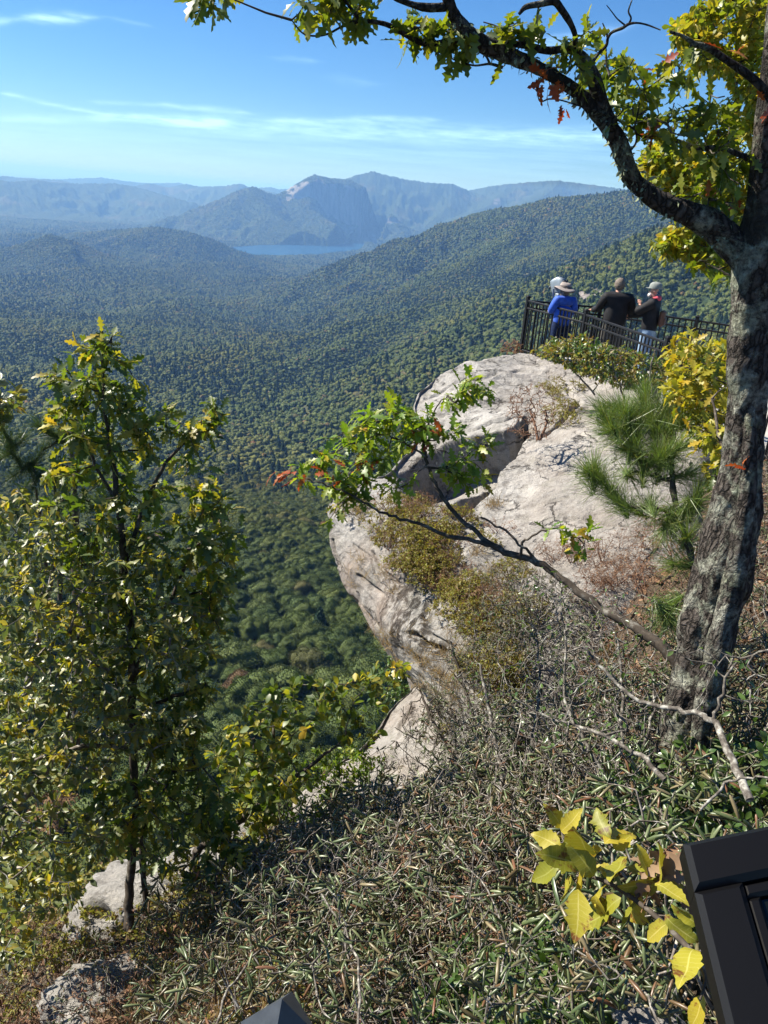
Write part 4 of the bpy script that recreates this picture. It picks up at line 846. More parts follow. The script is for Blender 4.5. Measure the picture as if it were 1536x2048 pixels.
L_NEEDD = leaf_mat('dark_pine_needles', GR((.05, .085, .03), (.07, .11, .035), (.09, .13, .04)), .25, .4, .5, (1.3, 1.4, .5))
t = NT('grey_twig'); M_TWIG = t.done(t.bsdf(t.ramp(t.noise(22, t.coord(), 4, .7), [(.37, (.07, .058, .046)), (.52, (.18, .155, .13)), (.66, (.44, .42, .38))]), .85, None, .2))
t = NT('mottled_twig'); M_GTWIG = t.done(t.bsdf(t.ramp(t.noise(26, t.coord(), 5, .7), [(.38, (.05, .042, .034)), (.52, (.14, .125, .105)), (.64, (.38, .37, .32))]), .85, None, .2))
t = NT('dark_twig'); M_DTWIG = t.done(t.bsdf(t.ramp(t.noise(16, t.coord(), 4, .7), [(.35, (.035, .028, .022)), (.55, (.08, .065, .05)), (.72, (.22, .21, .18))]), .85, None, .2))
t = NT('red_twig'); M_RTWIG = t.done(t.bsdf(t.ramp(t.noise(30, t.coord(), 3), [(.3, (.11, .055, .035)), (.7, (.24, .14, .09))]), .85, None, .2))
def bark_mat(nm_, th_, dk_):
    t = NT(nm_); c_ = t.coord(); sc_ = t.n('ShaderNodeVectorMath', {0: c_, 1: (1, 1, .28)}, operation='MULTIPLY').outputs[0]
    vor = t.n('ShaderNodeTexVoronoi', {'Scale': 34, 'Vector': t.n('ShaderNodeVectorMath', {0: sc_, 1: t.n('ShaderNodeVectorMath', {0: t.noise(9, c_, 4, w='Color'), 'Scale': .10}, operation='SCALE').outputs[0]}).outputs[0]}, feature='DISTANCE_TO_EDGE').outputs[0]
    base = t.ramp(vor, [(0, (.018*dk_, .015*dk_, .012*dk_)), (.12, (.075*dk_, .062*dk_, .052*dk_)), (.4, (.17*dk_, .145*dk_, .125*dk_))])
    n1 = t.noise(5.5, c_, 8, .72, .4); n2 = t.noise(38, c_, 6, .75)
    lm = t.math('MULTIPLY', t.ramp(n1, [(th_, 0.0), (th_+.09, 1.0)]), t.ramp(n2, [(.38, .2), (.55, 1.0)]))
    lc = t.ramp(t.noise(3, c_, 3), [(.35, (.30, .33, .24)), (.5, (.40, .40, .33)), (.65, (.33, .36, .24))]); cc = t.mix(base, lc, lm)
    cc = t.mix(cc, (.03, .028, .022), t.ramp(t.noise(4, c_, 5, .6, .8), [(.56, 0.0), (.66, .8)]))
    return t.done(t.bsdf(cc, .9, t.bump(t.math('ADD', t.math('MULTIPLY', t.math('MINIMUM', vor, .25), 2.2), t.math('ADD', n2, t.math('MULTIPLY', lm, .4))), 1.0, .02), .2))
M_BARK = bark_mat('oak_bark', .485, .75); M_LIMB = bark_mat('oak_limb_bark', .53, .55)

# ------------------------------------------------------------------ the big oak
R1 = np.random.default_rng(101)
def m_r(px, d): return px/FPX*d
oak = empty('oak_tree', 'large lichen crusted oak with a long dark limb arching across the sky', 'oak tree', tuple(P(1385, 1540, 4.6)*[1, 1, 1]-np.array([0, 0, .1])))
ob = np.array(oak.location)
TR = [(1350, 1590, 4.62, 50), (1357, 1500, 4.58, 50), (1375, 1420, 4.5, 53), (1402, 1320, 4.42, 59), (1426, 1220, 4.3, 61), (1452, 1120, 4.2, 59), (1470, 1020, 4.12, 52), (1482, 920, 4.05, 43), (1490, 820, 3.98, 39), (1496, 740, 3.92, 38), (1502, 650, 3.88, 39), (1505, 570, 3.84, 43), (1505, 500, 3.82, 42), (1516, 430, 3.80, 30), (1526, 340, 3.78, 27), (1538, 240, 3.76, 25), (1552, 120, 3.75, 23), (1565, -40, 3.75, 20), (1580, -300, 3.8, 14)]
def bark_tube(mb, lst, sides, k, am, seed, m=0, fat=.84):
    q = np.array([list(P(*a[:3]))+[m_r(a[3], a[2])*fat] for a in lst]); q = spline(q, k); p = q[:, :3]-ob; rad = q[:, 3]
    t_ = nrm(np.gradient(p, axis=0)); u = np.array([1., 0, 0]); A = []
    for i in range(len(p)): u = u-t_[i]*(u@t_[i]); u = u/np.linalg.norm(u); A.append(u)
    A = np.array(A); B = np.cross(t_, A); th = np.arange(sides)*2*PI/sides; dirs = np.cos(th)[None, :, None]*A[:, None]+np.sin(th)[None, :, None]*B[:, None]
    b_ = p[:, None]+dirs*rad[:, None, None]; x, y, z = b_[..., 0], b_[..., 1], b_[..., 2]
    n = .16*fbm(x*3.5, y*3.5, z*2.2, 4, seed)+.11*fbm(x*14, y*14, z*6, 4, seed+3)-.08*np.abs(fbm(x*26, y*26, z*8, 3, seed+7)); n *= am
    V = p[:, None]+dirs*(rad[:, None]*(1+n))[..., None]; i = np.arange(V.shape[0]*sides).reshape(V.shape[0], sides); j = np.roll(i, -1, 1)
    mb.add(V.reshape(-1, 3), np.stack([i[:-1], j[:-1], j[1:], i[1:]], -1).reshape(-1, 4), m); return p
tm = MB(); bark_tube(tm, TR, 72, 16, 1.0, 5)
bark_tube(tm, [(1385, 1580, 4.5, 10), (1405, 1440, 4.32, 20), (1432, 1320, 4.2, 26), (1458, 1210, 4.12, 28), (1480, 1100, 4.04, 24), (1495, 980, 3.97, 19), (1500, 880, 3.92, 14), (1500, 800, 3.9, 8)], 44, 14, 1.1, 19)
for a in ([(1385, 1520, 4.55, 40), (1350, 1560, 4.45, 30), (1318, 1590, 4.4, 18), (1290, 1625, 4.35, 6)], [(1400, 1520, 4.5, 36), (1440, 1560, 4.3, 26), (1475, 1600, 4.2, 8)]): bark_tube(tm, a, 24, 6, 1, 23)
tm.build('trunk', M_BARK, oak)
def limb_part(name, lst, sides=30, k=10, am=1.0, seed=31):
    m = MB(); bark_tube(m, lst, sides, k, am, seed, 0, .62); return m.build(name, M_LIMB, oak)
MAIN = [(1505, 545, 3.83, 40), (1470, 492, 3.80, 36), (1425, 452, 3.76, 33), (1370, 424, 3.72, 31), (1315, 400, 3.68, 29), (1272, 366, 3.64, 27), (1254, 330, 3.61, 26), (1237, 285, 3.58, 26), (1212, 245, 3.55, 25), (1175, 205, 3.52, 23), (1130, 166, 3.48, 21), (1070, 132, 3.44, 20), (1010, 108, 3.41, 20), (960, 84, 3.38, 20), (925, 55, 3.36, 18), (903, 20, 3.34, 16), (890, -30, 3.32, 15), (880, -120, 3.3, 11)]
limb_part('limb', MAIN, 44, 14, 1.15, 31)
LIMBS = [([(1222, 250, 3.56, 18), (1205, 215, 3.54, 19), (1192, 170, 3.52, 19), (1180, 138, 3.5, 15), (1160, 108, 3.48, 11), (1130, 99, 3.46, 10), (1095, 101, 3.44, 10), (1045, 90, 3.42, 10), (1005, 86, 3.41, 9), (985, 92, 3.4, 8)], 24),
    ([(1190, 160, 3.52, 13), (1172, 130, 3.5, 12), (1152, 98, 3.48, 9), (1150, 70, 3.46, 7), (1140, 45, 3.45, 8), (1122, 18, 3.44, 9), (1108, 3, 3.43, 10), (1080, 8, 3.42, 9), (1052, 14, 3.41, 8), (1038, 28, 3.4, 5)], 20),
    ([(1112, 6, 3.43, 8), (1118, -20, 3.43, 7), (1125, -90, 3.42, 6)], 14),
    ([(905, 10, 3.34, 14), (880, 15, 3.33, 12), (845, 14, 3.32, 10), (810, 4, 3.31, 8), (785, -8, 3.3, 7), (760, -40, 3.3, 5)], 18),
    ([(985, 86, 3.4, 8), (950, 78, 3.39, 7), (905, 82, 3.37, 7), (862, 88, 3.36, 7), (838, 84, 3.35, 7), (800, 62, 3.33, 7), (770, 48, 3.32, 6), (735, 42, 3.31, 5.5), (718, 42, 3.3, 5), (690, 50, 3.29, 3), (680, 55, 3.29, 2.6), (655, 68, 3.28, 2.4), (630, 72, 3.27, 2.2), (605, 66, 3.26, 2), (583, 40, 3.25, 1.5)], 12),
    ([(720, 42, 3.3, 4.5), (708, 25, 3.29, 4), (695, 8, 3.28, 3.5), (680, -10, 3.27, 3)], 10),
    ([(1005, 135, 3.42, 5), (980, 128, 3.4, 3.6), (950, 131, 3.39, 3), (920, 124, 3.38, 2.6), (885, 108, 3.37, 2.4), (862, 94, 3.36, 2.2), (848, 88, 3.36, 2)], 8),
    ([(980, 128, 3.4, 3.4), (972, 112, 3.41, 3), (960, 104, 3.41, 3)], 8),
    ([(930, 50, 3.36, 7), (915, 25, 3.36, 6), (902, 0, 3.36, 5), (895, -30, 3.36, 4)], 10),
    ([(1178, 155, 3.5, 7), (1180, 135, 3.5, 5.5), (1195, 110, 3.49, 5), (1212, 92, 3.48, 5), (1216, 76, 3.47, 4.6), (1225, 64, 3.46, 4.5), (1245, 56, 3.45, 4.5), (1258, 48, 3.44, 4), (1275, 46, 3.43, 2.6), (1295, 50, 3.42, 2.2), (1321, 60, 3.4, 1.6)], 10),
    ([(1215, 74, 3.47, 3.6), (1212, 62, 3.47, 2.5), (1205, 46, 3.47, 1.5)], 8), ([(1252, 52, 3.45, 2.6), (1235, 38, 3.45, 2), (1224, 24, 3.45, 1.6), (1213, 10, 3.45, 1.2)], 8), ([(1258, 48, 3.44, 3), (1262, 36, 3.44, 2.2), (1257, 22, 3.44, 2), (1264, 0, 3.44, 1.5)], 8),
    ([(1548, 205, 3.76, 14), (1520, 170, 3.72, 10), (1490, 145, 3.7, 10), (1450, 118, 3.68, 9), (1415, 95, 3.66, 9), (1390, 88, 3.65, 8), (1365, 72, 3.64, 5.5), (1340, 64, 3.63, 5)], 16),
    ([(1525, 330, 3.78, 10), (1500, 318, 3.75, 8), (1460, 302, 3.72, 7), (1425, 296, 3.7, 7), (1390, 297, 3.68, 7), (1360, 284, 3.66, 6), (1330, 276, 3.64, 4), (1290, 274, 3.62, 2.6), (1270, 266, 3.6, 2)], 12),
    ([(1262, 300, 3.59, 3.6), (1272, 285, 3.59, 3.2), (1272, 265, 3.58, 3), (1262, 254, 3.57, 3), (1235, 240, 3.54, 3), (1200, 225, 3.5, 2.6), (1160, 212, 3.44, 2.2), (1120, 200, 3.42, 2), (1098, 198, 3.42, 2), (1080, 203, 3.42, 1.6), (1075, 180, 3.43, 1.4), (1074, 160, 3.44, 1.2)], 8),
    ([(1268, 256, 3.58, 2.6), (1276, 225, 3.58, 2.2), (1280, 180, 3.57, 2), (1262, 150, 3.57, 1.6), (1245, 130, 3.57, 1.3)], 8),
    ([(1500, 560, 3.82, 5), (1470, 555, 3.9, 3), (1430, 535, 4.0, 2.2), (1400, 520, 4.1, 1.6)], 8)]
for i, (l, sd) in enumerate(LIMBS): limb_part('branch', l, sd, 7, 1.0, 41+i)
sk = Skel(R1)
for l in [MAIN]+[q[0] for q in LIMBS]:
    q = spline(np.array([list(P(*a[:3]))+[m_r(a[3], a[2])] for a in l]), 5); sk.N = np.vstack([sk.N, q[:, :3]]); sk.paths.append((q[:, :3], q[:, 3], True)); sk.par.append(None); sk.np_ += [len(sk.paths)-1]*len(q)
nfix = len(sk.paths)
CL = [([(600, -10), (660, -30), (735, -20), (735, 30), (690, 25), (640, 40), (610, 30)], 26, 3.2, 3.36), ([(370, -30), (430, -40), (425, 0), (395, 25), (372, 8)], 6, 3.1, 3.2), ([(705, 5), (735, 0), (735, 50), (715, 50)], 5, 3.28, 3.34), ([(790, 25), (860, 35), (910, 45), (905, 85), (850, 88), (800, 60)], 26, 3.3, 3.45),
    ([(905, 85), (960, 92), (960, 118), (920, 120)], 6, 3.38, 3.45), ([(955, 40), (1000, 45), (1040, 30), (1090, 25), (1080, 75), (1010, 75)], 14, 3.38, 3.5), ([(1140, 55), (1185, 60), (1190, 115), (1180, 150), (1140, 130), (1110, 130)], 13, 3.4, 3.55),
    ([(1200, 95), (1260, 90), (1330, 120), (1400, 150), (1470, 210), (1480, 300), (1390, 280), (1300, 280), (1240, 250), (1200, 190)], 60, 3.5, 3.95), ([(1380, 240), (1470, 230), (1500, 320), (1460, 440), (1400, 400)], 26, 3.6, 4.1), ([(1420, 480), (1500, 500), (1480, 560), (1390, 540)], 9, 3.9, 4.2),
    ([(1330, 380), (1460, 360), (1480, 440), (1400, 460)], 16, 3.8, 4.2)]
T = np.vstack([poly_sample(c[0], c[1], c[2], c[3], R1) for c in CL]); sk.grow(T, .0022)
by = {}
for i in range(nfix, len(sk.paths)):
    q = i
    while sk.par[q] is not None: q = sk.par[q]
    by.setdefault(q, MB()).tube(sk.paths[i][0]-ob, np.maximum(sk.paths[i][1], .0025), 5, cap=False)
for q in by: by[q].build('twigs', M_DTWIG, oak)
tips = [(a-ob, b) for a, b in sk.tips]
lm_ = MB(); tip_leaves(lm_, tips, OAK, 6, .080, R1, 0, .95, .3, .10, .35); lm_.build('foliage', L_BIGOAK, oak)
rp = [(P(x, y, d)-ob, nrm(np.array([-.3, 0, .2]))) for x, y, d in [(1062, 150, 3.40), (1080, 140, 3.40), (1095, 160, 3.39), (1110, 150, 3.4), (1120, 205, 3.42), (1300, 255, 3.6), (1315, 262, 3.6), (1412, 400, 3.8), (1465, 405, 3.9), (1070, 155, 3.4), (1450, 100, 3.66), (1480, 930, 3.9), (1480, 720, 3.9), (1530, 205, 3.7), (1310, 130, 3.6)]]
lm_ = MB(); tip_leaves(lm_, rp, OAK, 3, .068, R1, 0, 1.1, .3, .05, .2); lm_.build('red_foliage', L_RED, oak)
# beard lichen fringing the limb
lf = MB(); mp_ = spline(np.array([list(P(*a[:3]))+[m_r(a[3], a[2])*.62] for a in MAIN]), 12); pp, dd_, nn_ = [], [], []
for k in R1.integers(10, len(mp_)-30, 520):
    a_ = R1.random()*6.28; o_ = nrm(R1.normal(size=3)); pp.append(mp_[k, :3]-ob+o_*mp_[k, 3]*.97); dd_.append(nrm(o_+[0, 0, -.6]+.4*R1.normal(size=3))); nn_.append(R1.normal(size=3))
put_leaves(lf, OVAL, pp, dd_, nn_, .014+.02*R1.random(len(pp)), 0, R1)
for k in range(8):
    b_ = P(1074+R1.random()*5, 12+R1.random()*4, 3.42)-ob; lf.tube([b_, b_+[.004*R1.normal(), 0, -.03], b_+[.006*R1.normal(), 0, -.06-.03*R1.random()]], [.0016, .0012, .0006], 3, cap=False)
lf.build('lichen', simple('pale_lichen', (.22, .25, .16), .95, .1, nscale=40, namt=.4), oak)

# ------------------------------------------------------------------ saplings and trees
def plant(name, label, cat, limbs, clusters, bark, leafm, tmpl, nl, size, seed, rt=.0025, base=None, red=None, group=None, up=.35, spread=.9, minr=0, foliage='foliage', droop=.25, back=.12, thin=1.0):
    rg = np.random.default_rng(seed); b0 = P(*limbs[0][0][:3]) if base is None else np.array(base)
    r = empty(name, label, cat, tuple(b0), group); s = Skel(rg)
    for l in limbs: s.limb([P(*a[:3]) for a in l], [m_r(a[3], a[2])*thin for a in l])
    T = np.vstack([poly_sample(c[0], c[1], c[2], c[3], rg) for c in clusters]); s.grow(T, rt)
    nl_ = len(limbs); m = MB(); s2 = s.paths; 
    for p, r_, fix in s2[:nl_]: m.tube(p-b0, r_, 10 if r_.max() > .012 else 6)
    for p, r_, fix in s2[nl_:]: m.tube(p-b0, np.maximum(r_, minr), 4 if r_.max() < .006 else 6, cap=False)
    m.build('trunk', bark, r)
    tips = [(a-b0, b) for a, b in s.tips]; rg.shuffle(tips)
    k = int(len(tips)*(red[0] if red else 0)); m = MB(); tip_leaves(m, tips[k:], tmpl, nl, size, rg, 0, spread, up, back, droop); m.build(foliage, leafm, r)
    if k: m = MB(); tip_leaves(m, tips[:k], tmpl, max(3, nl-1), size*.9, rg, 0, spread, up, back, droop); m.build('autumn_'+foliage, red[1], r)
    return r
plant('oak_sapling', 'tall slender oak sapling with shiny green leaves, its thin trunk rising at the left', 'sapling',
  [[(262, 1905, 7.05, 12), (258, 1830, 6.95, 8.5), (263, 1720, 6.8, 7.5), (268, 1600, 6.5, 7.5), (264, 1470, 6.25, 7.5), (264, 1350, 6.05, 7), (257, 1230, 5.85, 6.5), (248, 1120, 5.7, 7), (236, 1010, 5.58, 6), (222, 900, 5.48, 4.5), (208, 790, 5.4, 3), (203, 700, 5.34, 1.8), (205, 660, 5.3, 1.2)],
   [(265, 1370, 6.08, 6), (300, 1270, 5.95, 5.5), (345, 1190, 5.85, 4.5), (380, 1110, 5.75, 3.5), (405, 1020, 5.7, 2)], [(250, 1130, 5.7, 4), (290, 1010, 5.6, 4), (330, 930, 5.55, 3.4), (400, 850, 5.5, 2)], [(236, 1010, 5.58, 4), (190, 930, 5.6, 3), (160, 850, 5.6, 2)],
   [(262, 1440, 6.2, 5), (330, 1400, 6.1, 4), (420, 1370, 6.0, 3)], [(266, 1500, 6.3, 4), (330, 1475, 6.1, 3.4), (400, 1450, 6.0, 2)]],
  [([(185, 655), (225, 645), (240, 700), (300, 800), (340, 800), (330, 900), (200, 900), (80, 850), (75, 740), (130, 700)], 100, 5.2, 5.7), ([(380, 1000), (440, 960), (495, 1050), (470, 1110), (485, 1200), (450, 1300), (400, 1200)], 45, 5.4, 5.9), ([(330, 830), (380, 850), (410, 800), (455, 810), (440, 850), (390, 880)], 20, 5.4, 5.6),
   ([(100, 880), (380, 880), (440, 940), (455, 1010), (490, 1060), (460, 1110), (420, 1130), (470, 1180), (430, 1250), (330, 1200), (150, 1150), (60, 1000)], 175, 5.2, 6.1), ([(150, 1150), (440, 1180), (440, 1330), (340, 1400), (200, 1400), (120, 1300)], 120, 5.6, 6.3),
   ([(280, 1380), (440, 1350), (400, 1500), (480, 1600), (420, 1690), (300, 1560)], 80, 5.8, 6.4), ([(160, 1540), (300, 1560), (470, 1600), (480, 1730), (380, 1760), (200, 1700)], 60, 5.8, 6.5)],
  M_DTWIG, L_OAKL, OAK, 7, .104, 201, .0026, red=(.09, L_YEL))
plant('oak_sapling', 'second thin dark stem close beside the tall slender sapling trunk', 'sapling', [[(291, 1885, 7.1, 6), (289, 1800, 7.0, 5), (284, 1700, 6.9, 4.5), (278, 1600, 6.7, 4), (300, 1520, 6.6, 3)]],
  [([(180, 1560), (330, 1540), (360, 1620), (300, 1680), (200, 1640)], 36, 6.3, 6.9)], M_DTWIG, L_OAKL, OAK, 6, .12, 203)
plant('sourwood_tree', 'broad tree with masses of small glinting oval leaves at the left edge', 'tree',
  [[(-40, 2000, 8.2, 10), (0, 1800, 7.8, 9), (20, 1600, 7.4, 8), (50, 1400, 7.0, 7), (95, 1200, 6.7, 5), (110, 1080, 6.6, 3)], [(-60, 1690, 6.5, 9), (0, 1640, 6.4, 8), (70, 1570, 6.3, 7), (120, 1510, 6.2, 5), (200, 1490, 6.2, 4), (260, 1500, 6.2, 2.5)], [(70, 1570, 6.3, 6), (150, 1440, 6.2, 4), (190, 1330, 6.1, 2.6)]],
  [([(-60, 940), (40, 960), (130, 1030), (240, 1060), (330, 1080), (330, 1180), (420, 1220), (440, 1300), (380, 1360), (200, 1400), (-60, 1400)], 420, 4.9, 6.6), ([(-60, 1380), (300, 1380), (400, 1420), (380, 1480), (200, 1560), (60, 1560), (-60, 1620)], 260, 5.2, 6.6), ([(-60, 1600), (100, 1580), (160, 1560), (240, 1640), (200, 1760), (60, 1900), (-60, 1960)], 230, 5.2, 7.4)],
  M_TWIG, L_SOUR, OVAL, 12, .062, 205, .0022, red=(.16, L_YEL), back=.22, up=.5)
plant('leafy_sapling', 'small leafy sprig of a tree just inside the left edge above the pine', 'sapling', [[(-90, 1200, 6.4, 8), (-60, 1000, 6.2, 6), (-30, 880, 6.1, 4), (-10, 800, 6, 2)]], [([(-80, 750), (10, 748), (38, 780), (35, 830), (15, 870), (-60, 900)], 40, 5.8, 6.2)], M_DTWIG, L_SOUR, OVAL, 9, .075, 207, .002, red=(.2, L_GOLD))
plant('laurel_shrub', 'dark leafy oak scrub growing out under the overhang at lower centre', 'shrub',
  [[(398, 1840, 7.4, 8), (396, 1760, 7.2, 7.5), (390, 1710, 7.1, 7), (410, 1690, 7.0, 6), (470, 1650, 6.9, 6), (540, 1590, 6.9, 5), (610, 1540, 7.0, 4), (660, 1500, 7.1, 2.6)], [(545, 1700, 7.6, 4), (548, 1640, 7.6, 3.5), (545, 1560, 7.6, 3), (548, 1480, 7.6, 3), (550, 1400, 7.6, 2)]],
  [([(425, 1500), (500, 1400), (560, 1350), (640, 1340), (700, 1380), (640, 1440), (600, 1500), (520, 1560), (440, 1560)], 120, 6.8, 7.7), ([(640, 1400), (700, 1360), (820, 1310), (830, 1350), (780, 1400), (760, 1480), (690, 1490)], 50, 7.2, 7.8), ([(430, 1560), (640, 1540), (560, 1640), (500, 1760), (400, 1760), (380, 1640)], 90, 6.4, 7.2)],
  M_DTWIG, L_OAKL, BROAD, 6, .088, 209, .0022, red=(.2, L_YEL))
plant('yellow_shrub', 'bright yellow green shrub in front of the lower granite ledge', 'shrub', [[(660, 1660, 8.0, 3), (662, 1600, 7.9, 2.6), (680, 1550, 7.8, 2)]], [([(600, 1520), (640, 1490), (740, 1490), (770, 1520), (740, 1570), (680, 1610), (620, 1590)], 150, 7.4, 8.0), ([(560, 1570), (680, 1590), (640, 1660), (560, 1640)], 40, 7.3, 7.9)], M_DTWIG, L_BRIGHT, OVAL, 9, .045, 211, .0016, up=.6)
plant('yellow_shrub', 'leafy green shrub clinging to the cliff just under the rock overhang', 'shrub', [[(850, 1460, 9.9, 3), (810, 1400, 9.9, 2.5), (790, 1350, 9.9, 2)]], [([(740, 1320), (790, 1300), (830, 1370), (790, 1410), (740, 1400)], 70, 9.6, 10.2)], M_DTWIG, L_LAUR, OVAL, 9, .055, 213, .0016, up=.6)
plant('leafy_tree', 'yellow green leafy tree standing behind the big oak trunk', 'tree',
  [[(1640, 1150, 8.6, 18), (1610, 900, 8.2, 16), (1590, 600, 7.9, 14), (1570, 350, 7.7, 11), (1550, 120, 7.6, 8), (1540, -80, 7.6, 5)], [(1590, 620, 7.9, 8), (1500, 540, 7.5, 6), (1420, 500, 7.3, 4), (1350, 480, 7.2, 2)], [(1580, 480, 7.8, 8), (1480, 400, 7.4, 6), (1380, 350, 7.2, 4), (1310, 320, 7.1, 2)], [(1560, 240, 7.6, 7), (1480, 150, 7.3, 5), (1400, 80, 7.2, 3)]],
  [([(1340, 50), (1390, 10), (1450, -30), (1560, -60), (1570, 200), (1500, 220), (1440, 150), (1390, 140), (1350, 100)], 430, 6.6, 7.9), ([(1470, 180), (1560, 180), (1560, 480), (1480, 480), (1430, 350), (1440, 230)], 320, 6.6, 7.9), ([(1275, 310), (1310, 285), (1380, 300), (1460, 330), (1480, 440), (1400, 430), (1330, 390), (1290, 350)], 480, 6.6, 7.6), ([(1305, 490), (1340, 445), (1400, 460), (1480, 490), (1490, 530), (1420, 540), (1370, 510), (1330, 520)], 230, 6.7, 7.5)],
  M_DTWIG, L_YEL, BROAD, 12, .060, 215, .0024, up=.45, red=(.55, leaf_mat('fresh_green_leaves', GR((.16, .21, .03), (.21, .26, .035), (.27, .31, .04), (.12, .16, .025)), .45, .42, .5, (1.5, 1.5, .45))))
plant('yellow_sapling', 'golden yellow leafed sapling between the fence and the oak trunk', 'sapling',
  [[(1475, 1180, 5.9, 5), (1450, 1050, 5.8, 4.5), (1430, 930, 5.7, 4), (1400, 800, 5.6, 3), (1385, 720, 5.55, 1.8)], [(1475, 960, 4.6, 4), (1440, 880, 4.8, 3), (1425, 800, 5.0, 2)]],
  [([(1345, 690), (1370, 655), (1400, 680), (1460, 680), (1480, 760), (1450, 860), (1400, 900), (1350, 840), (1335, 760)], 170, 5.1, 6.0), ([(1400, 840), (1470, 850), (1460, 960), (1400, 960)], 24, 4.6, 5.4)],
  M_DTWIG, L_YEL, OAK, 6, .088, 217, .0022, red=(.28, L_BIGOAK))
plant('fence_bush', 'rambling olive green bush growing against the near platform railing', 'bush',
  [[(1190, 790, 11.9, 1.8), (1160, 755, 11.8, 1.6), (1120, 720, 11.8, 1.3), (1080, 700, 11.9, .9)], [(1250, 800, 11.2, 1.8), (1230, 750, 11.0, 1.5), (1220, 700, 10.9, 1)], [(1320, 830, 10.2, 1.8), (1300, 760, 10.1, 1.5), (1310, 700, 10, 1)]],
  [([(1060, 700), (1110, 676), (1160, 664), (1200, 680), (1260, 700), (1330, 716), (1335, 770), (1290, 785), (1220, 770), (1160, 745), (1090, 715)], 420, 10.6, 12.2)],
  M_TWIG, L_BLUE, OVAL, 11, .062, 219, .002, up=.5, red=(.45, L_LAUR), minr=.003)
plant('leaning_oak_sapling', 'thin oak leaning out left over the rock with green and orange leaves', 'sapling',
  [[(1365, 1340, 4.75, 13), (1330, 1300, 4.75, 13), (1270, 1255, 4.8, 11.5), (1200, 1215, 4.85, 10), (1130, 1165, 4.9, 9), (1075, 1125, 4.95, 8.5), (1010, 1105, 5.0, 8), (965, 1075, 5.0, 6), (915, 1035, 5.05, 5.5), (880, 985, 5.05, 5), (858, 940, 5.1, 4.5), (850, 905, 5.1, 3.6), (845, 870, 5.1, 2.6), (870, 820, 5.1, 1.8), (895, 790, 5.1, 1.4)],
   [(1010, 1105, 5.0, 6), (960, 1085, 4.98, 5.5), (900, 1072, 4.95, 5), (845, 1050, 4.95, 4.2), (790, 1035, 4.9, 3.6), (745, 1015, 4.9, 3), (700, 990, 4.9, 2.6), (655, 970, 4.9, 2), (610, 955, 4.9, 1.5)],
   [(855, 915, 5.1, 3), (815, 890, 5.05, 2.6), (765, 870, 5.0, 2.2), (700, 890, 5.0, 1.8), (640, 915, 5.0, 1.4)],
   [(1075, 1125, 4.95, 4), (1045, 1095, 4.9, 3.4), (1010, 1060, 4.9, 3), (960, 1035, 4.9, 2.4)], [(1040, 1115, 4.97, 4), (1050, 1080, 4.9, 3.2), (1090, 1060, 4.85, 2.6), (1130, 1055, 4.8, 2)]],
  [([(620, 900), (660, 870), (700, 830), (745, 820), (790, 805), (850, 815), (900, 830), (890, 880), (820, 900), (760, 930), (700, 975), (640, 960), (580, 955)], 105, 4.8, 5.25), ([(900, 770), (930, 745), (965, 760), (1000, 790), (960, 805), (900, 810)], 17, 5.0, 5.2), ([(880, 900), (930, 900), (980, 945), (950, 980), (890, 940)], 16, 5.0, 5.2), ([(650, 970), (700, 965), (700, 1030), (655, 1040)], 8, 4.85, 5.0),
   ([(770, 950), (830, 940), (820, 980), (770, 985)], 6, 4.9, 5.1), ([(690, 940), (780, 930), (760, 1010), (690, 1020)], 12, 4.85, 5.05), ([(880, 850), (980, 860), (990, 910), (900, 920)], 12, 5.0, 5.2), ([(1070, 1050), (1180, 1060), (1190, 1110), (1100, 1110)], 7, 4.7, 5.0)],
  M_DTWIG, L_BRIGHT, OAK, 5, .096, 221, .0024, up=.55, red=(.08, L_GOLD), minr=.0022, thin=.8)
bl = [(P(x, y, 4.95), nrm(np.array([-.6, 0, .1]))) for x, y in [(560, 945), (548, 940), (575, 950), (590, 945), (640, 940), (660, 948), (690, 935), (715, 925), (735, 918), (850, 862), (865, 858), (830, 880), (560, 935)]]
m = MB(); tip_leaves(m, bl, OAK, 3, .085, R1, 0, .8); o = m.build('orange_leaves', L_RED, bpy.data.objects['leaning_oak_sapling']); o.location = -np.array(o.parent.location)
